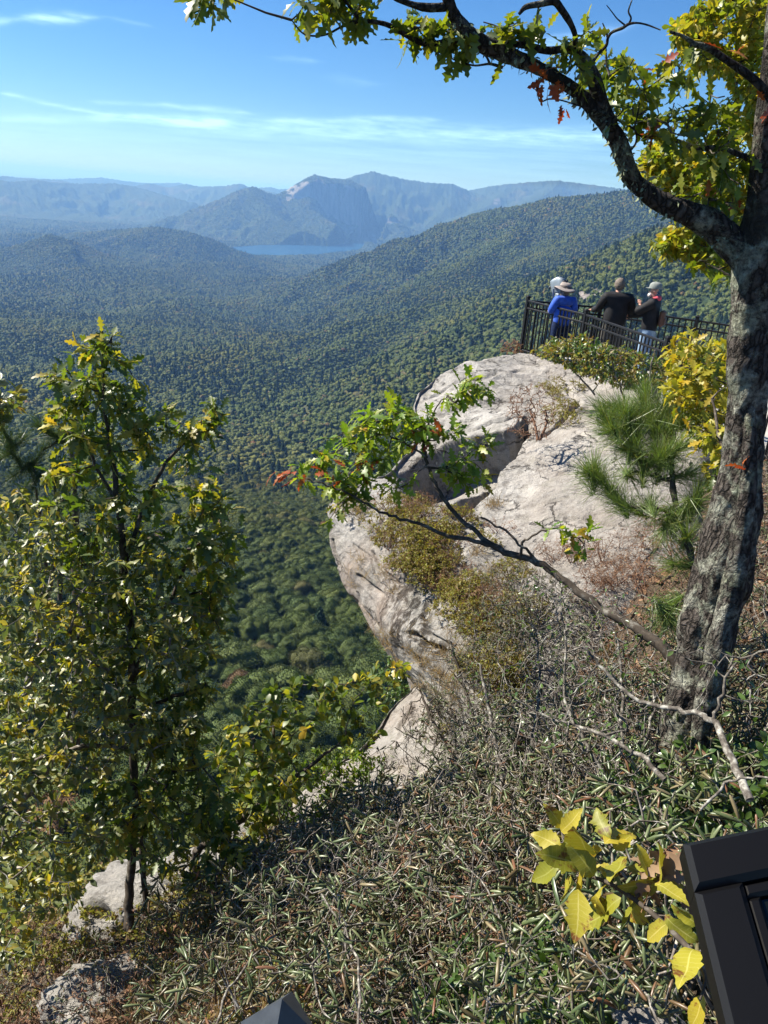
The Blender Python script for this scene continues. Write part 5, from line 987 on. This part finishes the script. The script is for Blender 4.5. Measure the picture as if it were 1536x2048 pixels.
# undergrowth twigs beside the oak: bare dark shrub in front
plant('bare_shrub', 'leafless dark twiggy shrub arching in front of the big oak base', 'shrub',
  [[(1500, 1600, 3.1, 7.5), (1455, 1500, 3.2, 6.5), (1425, 1440, 3.3, 5.5), (1380, 1425, 3.35, 4.8), (1320, 1412, 3.4, 4.2), (1255, 1385, 3.45, 3.4), (1200, 1330, 3.5, 2.8), (1165, 1290, 3.5, 2)], [(1330, 1560, 3.6, 5), (1280, 1510, 3.7, 4.6), (1210, 1470, 3.8, 4), (1150, 1450, 3.9, 3), (1080, 1430, 4.0, 2.2), (1030, 1400, 4.0, 1.4)], [(1425, 1440, 3.3, 3.6), (1440, 1400, 3.3, 3), (1470, 1330, 3.3, 2.4), (1536, 1300, 3.2, 2)], [(1400, 1620, 3.0, 2.4), (1450, 1570, 3.0, 2.4), (1500, 1555, 2.95, 2), (1560, 1550, 2.9, 2)], [(1240, 1600, 4.4, 4), (1180, 1500, 4.4, 3.4), (1130, 1400, 4.5, 2.8), (1130, 1280, 4.6, 2.2), (1120, 1200, 4.6, 1.6)]],
  [([(1000, 1330), (1120, 1280), (1240, 1300), (1330, 1380), (1300, 1560), (1180, 1560), (1060, 1500)], 260, 3.5, 4.6), ([(1000, 1150), (1120, 1130), (1180, 1250), (1060, 1300)], 50, 4.2, 4.8), ([(1330, 1300), (1420, 1290), (1536, 1330), (1536, 1480), (1400, 1400)], 30, 3.1, 3.4)],
  M_GTWIG, L_LAUR, OVAL, 1, .03, 223, .0018, minr=.0016)
plant('bare_shrub', 'leafless shrub with fine black twigs against the pale lower ledge', 'shrub',
  [[(960, 1600, 6.9, 5), (900, 1500, 7.0, 4.5), (860, 1430, 7.1, 3), (840, 1380, 7.2, 2)], [(960, 1560, 6.8, 5), (950, 1450, 6.9, 4), (920, 1350, 7.0, 3), (900, 1280, 7.0, 2)]],
  [([(790, 1430), (830, 1370), (900, 1260), (960, 1300), (980, 1500), (900, 1540), (810, 1490)], 170, 6.6, 7.5)], M_DTWIG, L_RHO, OVAL, 1, .02, 225, .0022, minr=.0028)
plant('bare_shrub', 'low reddish brown leafless shrub rooted in the crack on top of the outcrop', 'shrub', [[(1075, 880, 10.1, 3), (1070, 850, 10.2, 2.4), (1060, 820, 10.3, 1.6)], [(1080, 880, 10.1, 3), (1095, 840, 10.2, 2)]],
  [([(1010, 860), (1015, 790), (1050, 762), (1100, 770), (1115, 820), (1100, 880), (1050, 885)], 260, 9.8, 10.6)], M_RTWIG, L_DRY, OVAL, 3, .022, 227, .0022, minr=.0028)
plant('bare_shrub', 'small rust coloured bush at the foot of the corner fence post', 'shrub', [[(1040, 720, 15.9, 2.5), (1030, 700, 15.9, 2)]], [([(1000, 705), (1005, 685), (1030, 675), (1045, 690), (1045, 712)], 90, 15.7, 16.3)], M_RTWIG, L_DRY, OVAL, 4, .04, 229, .003, minr=.004)

plant('bare_shrub', 'tall leafless shrub fanning up between the outcrop and the dark branch', 'shrub', [[(1010, 1640, 5.3, 5), (1000, 1540, 5.3, 4.4), (980, 1430, 5.4, 3.6), (960, 1330, 5.5, 2.4)], [(1030, 1620, 5.2, 4), (1060, 1500, 5.2, 3.4), (1080, 1380, 5.3, 2.4), (1075, 1280, 5.4, 1.6)]],
  [([(900, 1300), (960, 1200), (1100, 1180), (1140, 1300), (1120, 1480), (1000, 1560), (900, 1480)], 240, 5.0, 5.9)], M_GTWIG, L_LAUR, OVAL, 2, .024, 233, .0016, minr=.0018)
plant('bare_shrub', 'grey leafless shrub rising just left of the big oak base', 'shrub', [[(1230, 1600, 4.5, 4.5), (1240, 1500, 4.5, 4), (1245, 1400, 4.6, 3), (1235, 1280, 4.7, 2)], [(1250, 1580, 4.5, 4), (1300, 1460, 4.5, 3), (1310, 1360, 4.6, 2)]],
  [([(1150, 1350), (1180, 1180), (1300, 1150), (1350, 1280), (1340, 1450), (1200, 1520)], 220, 4.3, 5.1)], M_GTWIG, L_LAUR, OVAL, 2, .024, 235, .0016, minr=.0016)
plant('bare_shrub', 'pale leafless branches lying through the rhododendron thicket at the bottom', 'shrub', [[(700, 2130, 2.95, 6), (720, 2000, 3.05, 5), (700, 1880, 3.4, 4), (640, 1780, 3.9, 3)], [(960, 2100, 2.75, 6), (980, 1990, 2.85, 5), (1010, 1880, 3.1, 4), (960, 1760, 3.6, 3), (880, 1680, 4.2, 2.4)], [(1330, 2080, 2.5, 5), (1280, 1980, 2.6, 4), (1150, 1900, 2.85, 3), (1080, 1820, 3.1, 2.4)], [(420, 2080, 3.9, 5), (470, 1960, 4.1, 4), (560, 1860, 4.3, 3)]],
  [([(440, 1760), (700, 1650), (1020, 1640), (1080, 1800), (1060, 1960), (700, 2060), (480, 2000)], 230, 2.85, 4.6), ([(960, 1850), (1340, 1860), (1380, 2040), (900, 2060)], 90, 2.45, 3.0)], M_GTWIG, L_RHO, ROLL_, 3, .055, 237, .0014, minr=.0012, thin=.5)
# golden sapling in the foreground: large separate leaves
rg = np.random.default_rng(300); b0 = P(1440, 2100, 1.75); yr = empty('golden_sapling', 'sapling with large golden yellow leaves beside the black framed panel', 'sapling', tuple(b0))
STEM = [[(1470, 2100, 1.72, 10), (1400, 1930, 1.74, 9), (1330, 1850, 1.78, 8), (1270, 1800, 1.82, 7), (1215, 1765, 1.86, 6), (1160, 1745, 1.9, 5), (1125, 1720, 1.92, 4)], [(1215, 1765, 1.86, 5), (1225, 1720, 1.88, 4), (1215, 1680, 1.9, 3)], [(1270, 1800, 1.82, 5), (1300, 1760, 1.84, 4), (1330, 1730, 1.85, 3)], [(1160, 1745, 1.9, 4), (1130, 1690, 1.93, 3), (1122, 1655, 1.95, 2)], [(1400, 1930, 1.74, 5), (1410, 1960, 1.7, 4), (1400, 2000, 1.68, 3)]]
m = MB()
for l in STEM: q = spline(np.array([list(P(*a[:3]))+[m_r(a[3]*.6, a[2])] for a in l]), 6); m.tube(q[:, :3]-b0, q[:, 3], 8)
m.build('stem', M_DTWIG, yr)
LV = [((1122, 1655), (1097, 1618)), ((1120, 1660), (1160, 1622)), ((1125, 1672), (1095, 1665)), ((1220, 1680), (1190, 1612)), ((1212, 1690), (1272, 1650)), ((1230, 1700), (1260, 1665)), ((1128, 1700), (1060, 1668)), ((1160, 1740), (1090, 1700)), ((1155, 1720), (1118, 1740)), ((1170, 1745), (1150, 1790)), ((1120, 1725), (1055, 1760)), ((1175, 1720), (1195, 1700)),
      ((1190, 1750), (1130, 1690)), ((1215, 1770), (1180, 1800)), ((1215, 1765), (1250, 1700)), ((1160, 1780), (1145, 1880)), ((1190, 1790), (1200, 1855)), ((1240, 1790), (1160, 1860)), ((1320, 1760), (1250, 1720)), ((1310, 1770), (1345, 1700)), ((1318, 1775), (1240, 1780)), ((1312, 1765), (1375, 1800)), ((1300, 1760), (1290, 1690)), ((1325, 1770), (1370, 1770)), ((1280, 1800), (1230, 1840)), ((1330, 1830), (1395, 1890)), ((1340, 1850), (1290, 1880)),
      ((1395, 1900), (1345, 1960)), ((1400, 1920), (1450, 1960)), ((1405, 1990), (1370, 2060)), ((1420, 1990), (1460, 2050)), ((1200, 1740), (1225, 1760)), ((1260, 1770), (1275, 1840)), ((1170, 1700), (1150, 1665)), ((1400, 1850), (1340, 1810)), ((1240, 1740), (1190, 1730)), ((1150, 1760), (1110, 1790))]
def ser(seed, dr):
    r_ = np.random.default_rng(seed); ys = np.linspace(0, 1, 15); ws = .30*np.sin(PI*np.clip(ys, .02, .98)**.85)**.8*(1+.07*np.where(np.arange(15) % 2, 1, -1))*(1+.12*r_.normal(size=15)); ws[0] = .01; ws[-1] = .01
    V, F = strip_leaf(ys, np.abs(ws)*.84, .15+.25*r_.random(), dr); V[:, 2] += .03*np.sin(V[:, 1]*9+V[:, 0]*6); V[:, 0] += .06*np.sin(V[:, 1]*3+seed); return V, F
t = NT('golden_blotched_leaf'); g = t.n('ShaderNodeNewGeometry'); c = t.ramp(g.outputs['Random Per Island'], GR((.46, .38, .03), (.58, .46, .045), (.36, .36, .03), (.52, .40, .04), (.22, .26, .025), (.50, .30, .03), (.62, .50, .08)))
c = t.mix(c, (.10, .16, .02), t.ramp(t.noise(9, t.coord(), 3), [(.5, 0.0), (.75, .55)])); c = t.mix(c, (.16, .055, .015), t.ramp(t.noise(28, t.coord(), 4, .7), [(.56, 0.0), (.64, .95)]))
lu = t.math('ABSOLUTE', t.n('ShaderNodeAttribute', attribute_name='lu').outputs['Fac']); lv = t.n('ShaderNodeAttribute', attribute_name='lv').outputs['Fac']
sv_ = t.math('ABSOLUTE', t.math('SINE', t.math('MULTIPLY', t.math('SUBTRACT', lv, t.math('MULTIPLY', lu, .10)), 34.0))); vein = t.math('MAXIMUM', t.ramp(sv_, [(.0, .8), (.16, 0.0)]), t.ramp(lu, [(0, 1.0), (.09, 0.0)])); c = t.mix(c, (.66, .60, .22), t.math('MULTIPLY', vein, .6))
oi_ = t.n('ShaderNodeObjectInfo').outputs['Random']; c = t.mix(c, t.ramp(oi_, [(0, (.55, .62, .45)), (.4, (1, 1, 1)), (.75, (1, .88, .7)), (1, (1.15, 1.12, 1.1))]), 1.0, 'MULTIPLY')
tr = t.n('ShaderNodeBsdfTranslucent', {'Color': t.mix(c, (1.2, 1.1, .5), 1.0, 'MULTIPLY')}).outputs[0]
L_BLOT = t.done(t.n('ShaderNodeMixShader', {0: .3, 1: t.bsdf(c, .5, t.bump(t.noise(90, t.coord(), 3), .2, .002), .4), 2: tr}).outputs[0])
for i, (a, b) in enumerate(LV):
    d_ = 1.88-.17*(a[1]-1650)/350-.05+.08*rg.random(); A_ = P(*a, d_); B_ = P(*b, d_+.05*rg.normal()); L_ = np.linalg.norm(B_-A_)*1.0
    nv = nrm(-nrm(A_)*.7+rg.normal(size=3)*.62+np.array([-.3, .2, .5])); m = MB(); put_leaves(m, [ser(i, .1+.3*rg.random())], [A_-b0], [B_-A_], [nv], L_, 0, rg); lo_ = m.build('leaf', L_BLOT, yr)
    uv = np.array([(s_, k/14) for k in range(15) for s_ in (-1, 0, 1)]); at = lo_.data.attributes.new('lu', 'FLOAT', 'POINT'); at.data.foreach_set('value', uv[:, 0].astype(np.float32)); at = lo_.data.attributes.new('lv', 'FLOAT', 'POINT'); at.data.foreach_set('value', uv[:, 1].astype(np.float32))
m = MB(); tip_leaves(m, [(P(x, y, 1.85)-b0, np.array([.3, 0, -.3])) for x, y in ((1315, 1720), (1330, 1735), (1345, 1745), (1300, 1735), (1320, 1780))], OAK, 4, .07, rg, 0, 1.2); m.build('withered_leaves', L_DRY, yr)

# ------------------------------------------------------------------ pines
def pine(label, limbs, tufts, seed, mat, nn=90, ln=.13, tuft_r=1.0, extra=None):
    rg = np.random.default_rng(seed); b0 = P(*limbs[0][0][:3]); r = empty('pine_sapling', label, 'pine', tuple(b0)); s = Skel(rg)
    for l in limbs: s.limb([P(*a[:3]) for a in l], [m_r(a[3], a[2]) for a in l])
    T = np.array([P(*q[:3]) for q in tufts]); n0 = len(s.paths); s.grow(T, .0045)
    m = MB()
    for p, r_, f_ in s.paths[:n0]: m.tube(p-b0, r_*(1+.15*rg.normal(size=len(p))), 8)
    for p, r_, f_ in s.paths[n0:]: m.tube(p-b0, r_, 6, cap=False)
    m.build('trunk', M_DTWIG, r); m = MB()
    for tp, dr in s.tips:
        for back in np.linspace(0, .20, 7):
            n = int(nn/3.2); d = nrm(dr*1.0+rg.normal(size=(n, 3))*.62+[0, 0, .1]); put_leaves(m, NEEDLE, np.repeat([tp-b0-dr*back], n, 0)+rg.normal(size=(n, 3))*.006, d, rg.normal(size=(n, 3)), ln*(.75+.5*rg.random(n)), 0, rg)
    m.build('needles', mat, r); return r
TF = [(1205, 830, 5.4), (1225, 860, 5.35), (1240, 815, 5.5), (1262, 850, 5.45), (1285, 805, 5.6), (1300, 835, 5.5), (1250, 900, 5.4), (1330, 820, 5.6), (1345, 800, 5.6), (1360, 850, 5.5), (1175, 945, 5.3), (1190, 935, 5.35), (1240, 1005, 5.25), (1225, 990, 5.3), (1260, 950, 5.4), (1320, 920, 5.3), (1345, 905, 5.3), (1310, 900, 5.35), (1290, 930, 5.4), (1375, 890, 5.3), (1330, 1060, 5.2), (1375, 1075, 5.2), (1350, 1050, 5.3), (1395, 985, 5.3), (1380, 950, 5.4), (1215, 815, 5.5), (1330, 1230, 5.1), (1345, 1250, 5.1), (1400, 840, 5.5), (1215, 850, 5.4), (1250, 830, 5.4), (1275, 875, 5.4), (1310, 860, 5.45), (1290, 790, 5.6), (1265, 900, 5.35), (1195, 955, 5.3), (1390, 1010, 5.3), (1350, 1130, 5.2), (1300, 1010, 5.3)]
pine('young pine with long drooping needles growing left of the big oak trunk', [[(1400, 1180, 5.2, 7), (1382, 1110, 5.25, 6.5), (1360, 1040, 5.3, 6), (1345, 965, 5.35, 5), (1347, 890, 5.45, 4), (1350, 830, 5.55, 3)], [(1362, 1045, 5.3, 4), (1320, 1020, 5.25, 3.5), (1270, 1015, 5.25, 3)], [(1345, 960, 5.35, 4), (1300, 950, 5.35, 3), (1250, 940, 5.35, 2.5)]], TF, 401, L_NEED, 150, .175)
TF2 = [tuple([x, y, 7.4+.4*((x*7+y) % 5)/5]) for x, y in [(20, 900), (45, 880), (60, 930), (30, 950), (85, 900), (95, 860), (110, 890), (140, 870), (120, 930), (165, 880), (180, 920), (150, 940), (190, 960), (60, 980), (20, 1010), (90, 960), (130, 990), (40, 1050), (100, 1040), (170, 1010), (210, 1000), (215, 940), (75, 850), (5, 860), (-20, 930), (155, 850), (190, 880), (230, 900)]]
pine('dark pine with a bare black stem behind the tall slender sapling', [[(150, 1500, 8.2, 9), (155, 1300, 8, 8.5), (152, 1150, 7.9, 8), (150, 1000, 7.8, 6), (140, 880, 7.7, 3)], [(120, 1200, 7.8, 5), (118, 1050, 7.7, 4.5), (108, 960, 7.6, 3)], [(95, 1150, 7.9, 4), (75, 1000, 7.7, 3), (60, 930, 7.6, 2)]], TF2, 403, L_NEEDD, 130, .16)

# ------------------------------------------------------------------ shrub kinds, copied over the slope
def shrub_proto(kind, seed):
    rg = np.random.default_rng(seed); s = Skel(rg); stems = dict(rhodo=7, bare=8, blue=6, laurel=6, dry=8)[kind]; nt = dict(rhodo=95, bare=190, blue=85, laurel=70, dry=150)[kind]
    tops = []
    for k in range(stems):
        a = rg.random()*6.28; q = .25+.25*rg.random(); e_ = np.array([math.cos(a)*q, math.sin(a)*q, .30+.2*rg.random()]); mid = e_*.5+[.05*rg.normal(), .05*rg.normal(), -.03]
        s.limb([(0, 0, -.15), (e_[0]*.15, e_[1]*.15, .0), tuple(mid), tuple(e_)], [.011, .009, .007, .003], 4, .008)
    th = rg.random(nt)*6.28; ph = rg.random(nt)**.5*.58; h = (.60 if kind != 'blue' else .45)*np.sqrt(np.maximum(0, 1-(ph/.62)**2))*(.45+.6*rg.random(nt)); s.grow(np.stack([np.cos(th)*ph, np.sin(th)*ph, h+.02], -1), .0016 if kind != 'bare' else .0014, .3)
    r = empty(dict(rhodo='rhododendron_shrub', bare='twiggy_shrub', blue='ledge_shrub', laurel='glossy_shrub', dry='brown_twig_shrub')[kind]); m = MB(); s.mesh(m, 6, minr=.0016); m.build('stems', dict(rhodo=M_TWIG, bare=M_TWIG, blue=M_RTWIG, laurel=M_TWIG, dry=M_RTWIG)[kind], r); m = MB()
    if kind == 'rhodo': tip_leaves(m, s.tips, ROLL_, 5, .064, rg, 0, .85, .2, .03, .05, .35)
    if kind == 'bare': tip_leaves(m, s.tips[:70], ROLL_, 4, .045, rg, 0, .9, .2, .02, .2, .3)
    if kind == 'blue': tip_leaves(m, s.tips, OVAL, 11, .047, rg, 0, .8, .5, .14, .0, .3)
    if kind == 'laurel': tip_leaves(m, s.tips, BROAD, 8, .058, rg, 0, .9, .8, .03, .0, .3)
    if kind == 'dry': tip_leaves(m, s.tips[:80], OVAL, 4, .028, rg, 0, .9, .4, .06, .2, .4)
    m.build('foliage', dict(rhodo=L_RHO, bare=L_RHO, blue=L_BLUE, laurel=L_LAUR, dry=L_DRY)[kind], r); return r
KL = dict(rhodo=('curled leaf rhododendron shrub in the dense thicket covering the slope at the bottom', 'rhododendron', 'rhododendron shrubs of the slope thicket'), bare=('grey twiggy half bare shrub on the slope between the rock and the oak base', 'twiggy shrub', 'half bare twiggy shrubs on the slope'),
    blue=('low yellow green and russet shrub on the ledge and rim of the granite outcrop', 'low shrub', 'low shrubs on the outcrop ledge'), laurel=('glossy green leafed shrub below the big oak above the black framed panel', 'evergreen shrub', 'glossy shrubs near the oak base'), dry=('brown dead looking shrub on the slope left of the oak trunk', 'dead shrub', 'brown shrubs beside the oak'))
PROTO = {}
def scatter(kind, poly, n, d0, d1, s0, s1, seed, onrock=False, nprot=3, lift=0.0):
    rg = np.random.default_rng(seed); lb, cat, grp = KL[kind]; pts = poly_sample(poly, n, d0, d1, rg)
    for p in pts:
        L = PROTO.setdefault(kind, [])
        if len(L) < nprot: o = shrub_proto(kind, 500+hash_(kind)+len(L)); L.append(o)
        else: o = copy_tree(L[rg.integers(0, nprot)])
        tag(o, lb, cat, grp); s_ = s0+(s1-s0)*rg.random()
        if onrock: k = np.argmin(((RV-p)**2).sum(-1)); q = RV.reshape(-1, 3)[k]-[0, 0, .03]
        else: q = np.array([p[0], p[1], float(G(p[0], p[1]))])
        o.location = q+[0, 0, lift]; o.scale = (s_, s_, s_*(.8+.4*rg.random())); o.rotation_euler = (.25*rg.normal()+.1, .25*rg.normal()-.15, rg.random()*6.28)
def hash_(k): return sum(ord(c) for c in k)
def gsample(poly, n, seed):
    """points on the ground sheet whose direction falls in the polygon, spread evenly over the ground"""
    rg = np.random.default_rng(seed); V = np.stack([gxx, gyy, gzz], -1).reshape(-1, 3)+[0, 0, .35]; k = V@_f; ok = k > .3; px = np.where(ok, 768+FPX*(V@_R)/np.where(ok, k, 1), -999); py = np.where(ok, 1024-FPX*(V@_U)/np.where(ok, k, 1), -999)
    c = np.nonzero(inpoly(px, py, np.array(poly, float)) & ok)[0]; V = V[c]; sel = []; 
    if len(V) == 0: return np.zeros((0, 3))
    first = rg.integers(0, len(V)); dm = np.linalg.norm(V-V[first], axis=1); sel = [first]
    w_ = 1/np.maximum(np.linalg.norm(V, axis=1), 1.5)
    for _ in range(n-1): j = int(np.argmax(dm*w_)); sel.append(j); dm = np.minimum(dm, np.linalg.norm(V-V[j], axis=1))
    return V[sel]-[0, 0, .35]
def cover(kind, poly, n, s0, s1, seed, nprot=3, lift=0.0, sink=.05):
    rg = np.random.default_rng(seed); lb, cat, grp = KL[kind]
    for p in gsample(poly, n, seed):
        L = PROTO.setdefault(kind, [])
        if len(L) < nprot: o = shrub_proto(kind, 500+hash_(kind)+len(L)); L.append(o)
        else: o = copy_tree(L[rg.integers(0, nprot)])
        tag(o, lb, cat, grp); s_ = s0+(s1-s0)*rg.random(); o.location = (p[0]+.05*rg.normal(), p[1]+.05*rg.normal(), float(G(p[0], p[1]))-sink+lift); o.scale = (s_, s_, s_*(.85+.3*rg.random())); o.rotation_euler = (.2*rg.normal()+.1, .2*rg.normal()-.15, rg.random()*6.28)
cover('bare', [(420, 2080), (500, 1800), (1000, 1760), (1400, 1860), (1500, 2100)], 26, .7, .9, 31)
cover('rhodo', [(380, 2120), (420, 1800), (560, 1680), (760, 1640), (1000, 1600), (1200, 1600), (1350, 1640), (1600, 1750), (1600, 2200)], 84, .6, 1.2, 1)
cover('rhodo', [(1420, 1250), (1600, 1250), (1600, 1600), (1440, 1560)], 16, .7, .95, 2)
cover('bare', [(640, 1640), (800, 1540), (960, 1480), (1250, 1500), (1330, 1600), (1100, 1720), (850, 1800), (640, 1800)], 60, .9, 1.3, 3)
cover('bare', [(960, 1250), (1320, 1330), (1330, 1540), (980, 1540)], 46, .85, 1.35, 4)
cover('dry', [(1180, 1060), (1400, 1020), (1400, 1330), (1100, 1300), (1080, 1200)], 40, .55, .8, 5, sink=.12)
cover('bare', [(1490, 950), (1640, 900), (1640, 1320), (1500, 1320)], 22, .8, 1.1, 51)
cover('dry', [(1500, 980), (1640, 950), (1640, 1300), (1480, 1250)], 14, .6, .9, 52)
cover('bare', [(120, 1800), (420, 1780), (430, 1960), (100, 1990)], 12, .6, .9, 55)
cover('blue', [(280, 1660), (420, 1640), (620, 1660), (640, 1780), (520, 1900), (330, 1880)], 22, .55, .85, 53)
cover('bare', [(300, 1700), (640, 1680), (620, 1860), (380, 1900)], 12, .7, 1.0, 54)
cover('dry', [(600, 1880), (760, 1840), (820, 1960), (640, 2000)], 9, .6, .85, 61)
cover('laurel', [(1000, 1930), (1200, 1900), (1330, 2060), (1050, 2080)], 9, .55, .75, 62)
cover('dry', [(900, 1680), (1040, 1660), (1060, 1760), (900, 1780)], 9, .65, .9, 63)
cover('blue', [(520, 1960), (640, 1990), (620, 2100), (480, 2090)], 7, .5, .7, 64)
cover('laurel', [(1330, 1570), (1600, 1500), (1600, 1720), (1420, 1740), (1340, 1680)], 16, .7, .9, 6)
cover('blue', [(900, 1180), (1100, 1170), (1120, 1330), (1000, 1420), (920, 1440)], 26, .55, .8, 7)
scatter('blue', [(690, 985), (850, 940), (930, 990), (1010, 1060), (1010, 1180), (900, 1180), (780, 1120), (700, 1060)], 44, 7, 10, .3, .62, 8, True)
scatter('dry', [(690, 985), (850, 940), (930, 990), (1010, 1060), (1010, 1180), (900, 1180), (780, 1120), (700, 1060)], 26, 7, 10, .3, .5, 81, True)
scatter('blue', [(900, 1160), (1040, 1150), (1060, 1300), (960, 1420), (910, 1400)], 20, 6.5, 8, .3, .6, 9, True)
scatter('bare', [(920, 1150), (1080, 1120), (1100, 1300), (980, 1450), (910, 1400)], 16, 6.5, 8, .5, .8, 91, True)
scatter('dry', [(1090, 1080), (1300, 1020), (1340, 1120), (1200, 1220), (1120, 1200)], 26, 7, 8.5, .3, .5, 10, True)
scatter('blue', [(1060, 720), (1120, 720), (1200, 780), (1180, 800), (1100, 760)], 8, 11, 14, .25, .45, 11, True)
cover('blue', [(-40, 1700), (180, 1640), (420, 1660), (560, 1700), (480, 1830), (300, 1760), (100, 1900), (-40, 2080)], 42, .6, .95, 12)
cover('dry', [(-40, 1880), (160, 1850), (420, 1880), (430, 2080), (-40, 2090)], 24, .5, .75, 13)
cover('bare', [(-20, 1650), (350, 1640), (560, 1760), (540, 1900), (200, 1960), (0, 1980)], 16, .6, .9, 14)

# litter and dry grass: nobody could count them
rg = np.random.default_rng(600); n = 9000; x = rg.uniform(-5, 6, n); y = rg.uniform(.5, 10, n); z = G(x, y)+.02+.02*rg.random(n); m = MB()
d = nrm(np.stack([rg.normal(size=n), rg.normal(size=n), .3*rg.normal(size=n)], -1)); nv = nrm(np.stack([.4*rg.normal(size=n), .4*rg.normal(size=n)-.3, np.ones(n)], -1)); put_leaves(m, OAK+BROAD, np.stack([x, y, z], -1), d, nv, .05+.06*rg.random(n), 0, rg)
o = m.build('leaf_litter', L_DRY); tag(o, 'fallen brown leaves lying over the slope beneath the shrubs', 'fallen leaves', kind='stuff')
m = MB(); GB = (np.array([(-.012, 0, 0), (.012, 0, 0), (.008, .5, .03), (-.008, .5, .03), (0, 1, -.12), (0, 1, -.12)]), np.array([(0, 1, 2, 3), (3, 2, 4, 5)]))
for poly, nt in (([(200, 1980), (400, 1900), (560, 1960), (560, 2100), (200, 2100)], 70), ([(1000, 1100), (1200, 1100), (1250, 1250), (1000, 1300)], 50), ([(300, 1850), (520, 1800), (540, 1900), (320, 1920)], 30)):
    for p in gsample(poly, nt, 700+nt):
        k = 60; b_ = np.array([p[0], p[1], float(G(p[0], p[1]))])+rg.normal(size=(k, 3))*[.05, .05, 0]; put_leaves(m, [GB], b_, nrm(rg.normal(size=(k, 3))*[.5, .5, .2]+[0, 0, 1]), rg.normal(size=(k, 3)), .15+.2*rg.random(k), 0, rg)
kk_ = ((RPX > 700) & (RPX < 1000) & (RPY > 1000) & (RPY < 1420)); cand = RV[kk_][::37]
for p in cand[rg.integers(0, len(cand), 130)]:
    k = 40; b_ = p+rg.normal(size=(k, 3))*[.05, .05, .01]; put_leaves(m, [GB], b_, nrm(rg.normal(size=(k, 3))*[.6, .6, .2]+[-.1, -.3, .8]), rg.normal(size=(k, 3)), .10+.14*rg.random(k), 0, rg)
o = m.build('dry_grass', leaf_mat('straw_grass', GR((.34, .24, .12), (.42, .32, .17), (.26, .17, .09), (.30, .26, .10)), .3, .6, .3, (1.2, 1.1, .8))); tag(o, 'tufts of dry straw coloured grass on the slope and rock edge', 'dry grass', kind='stuff')
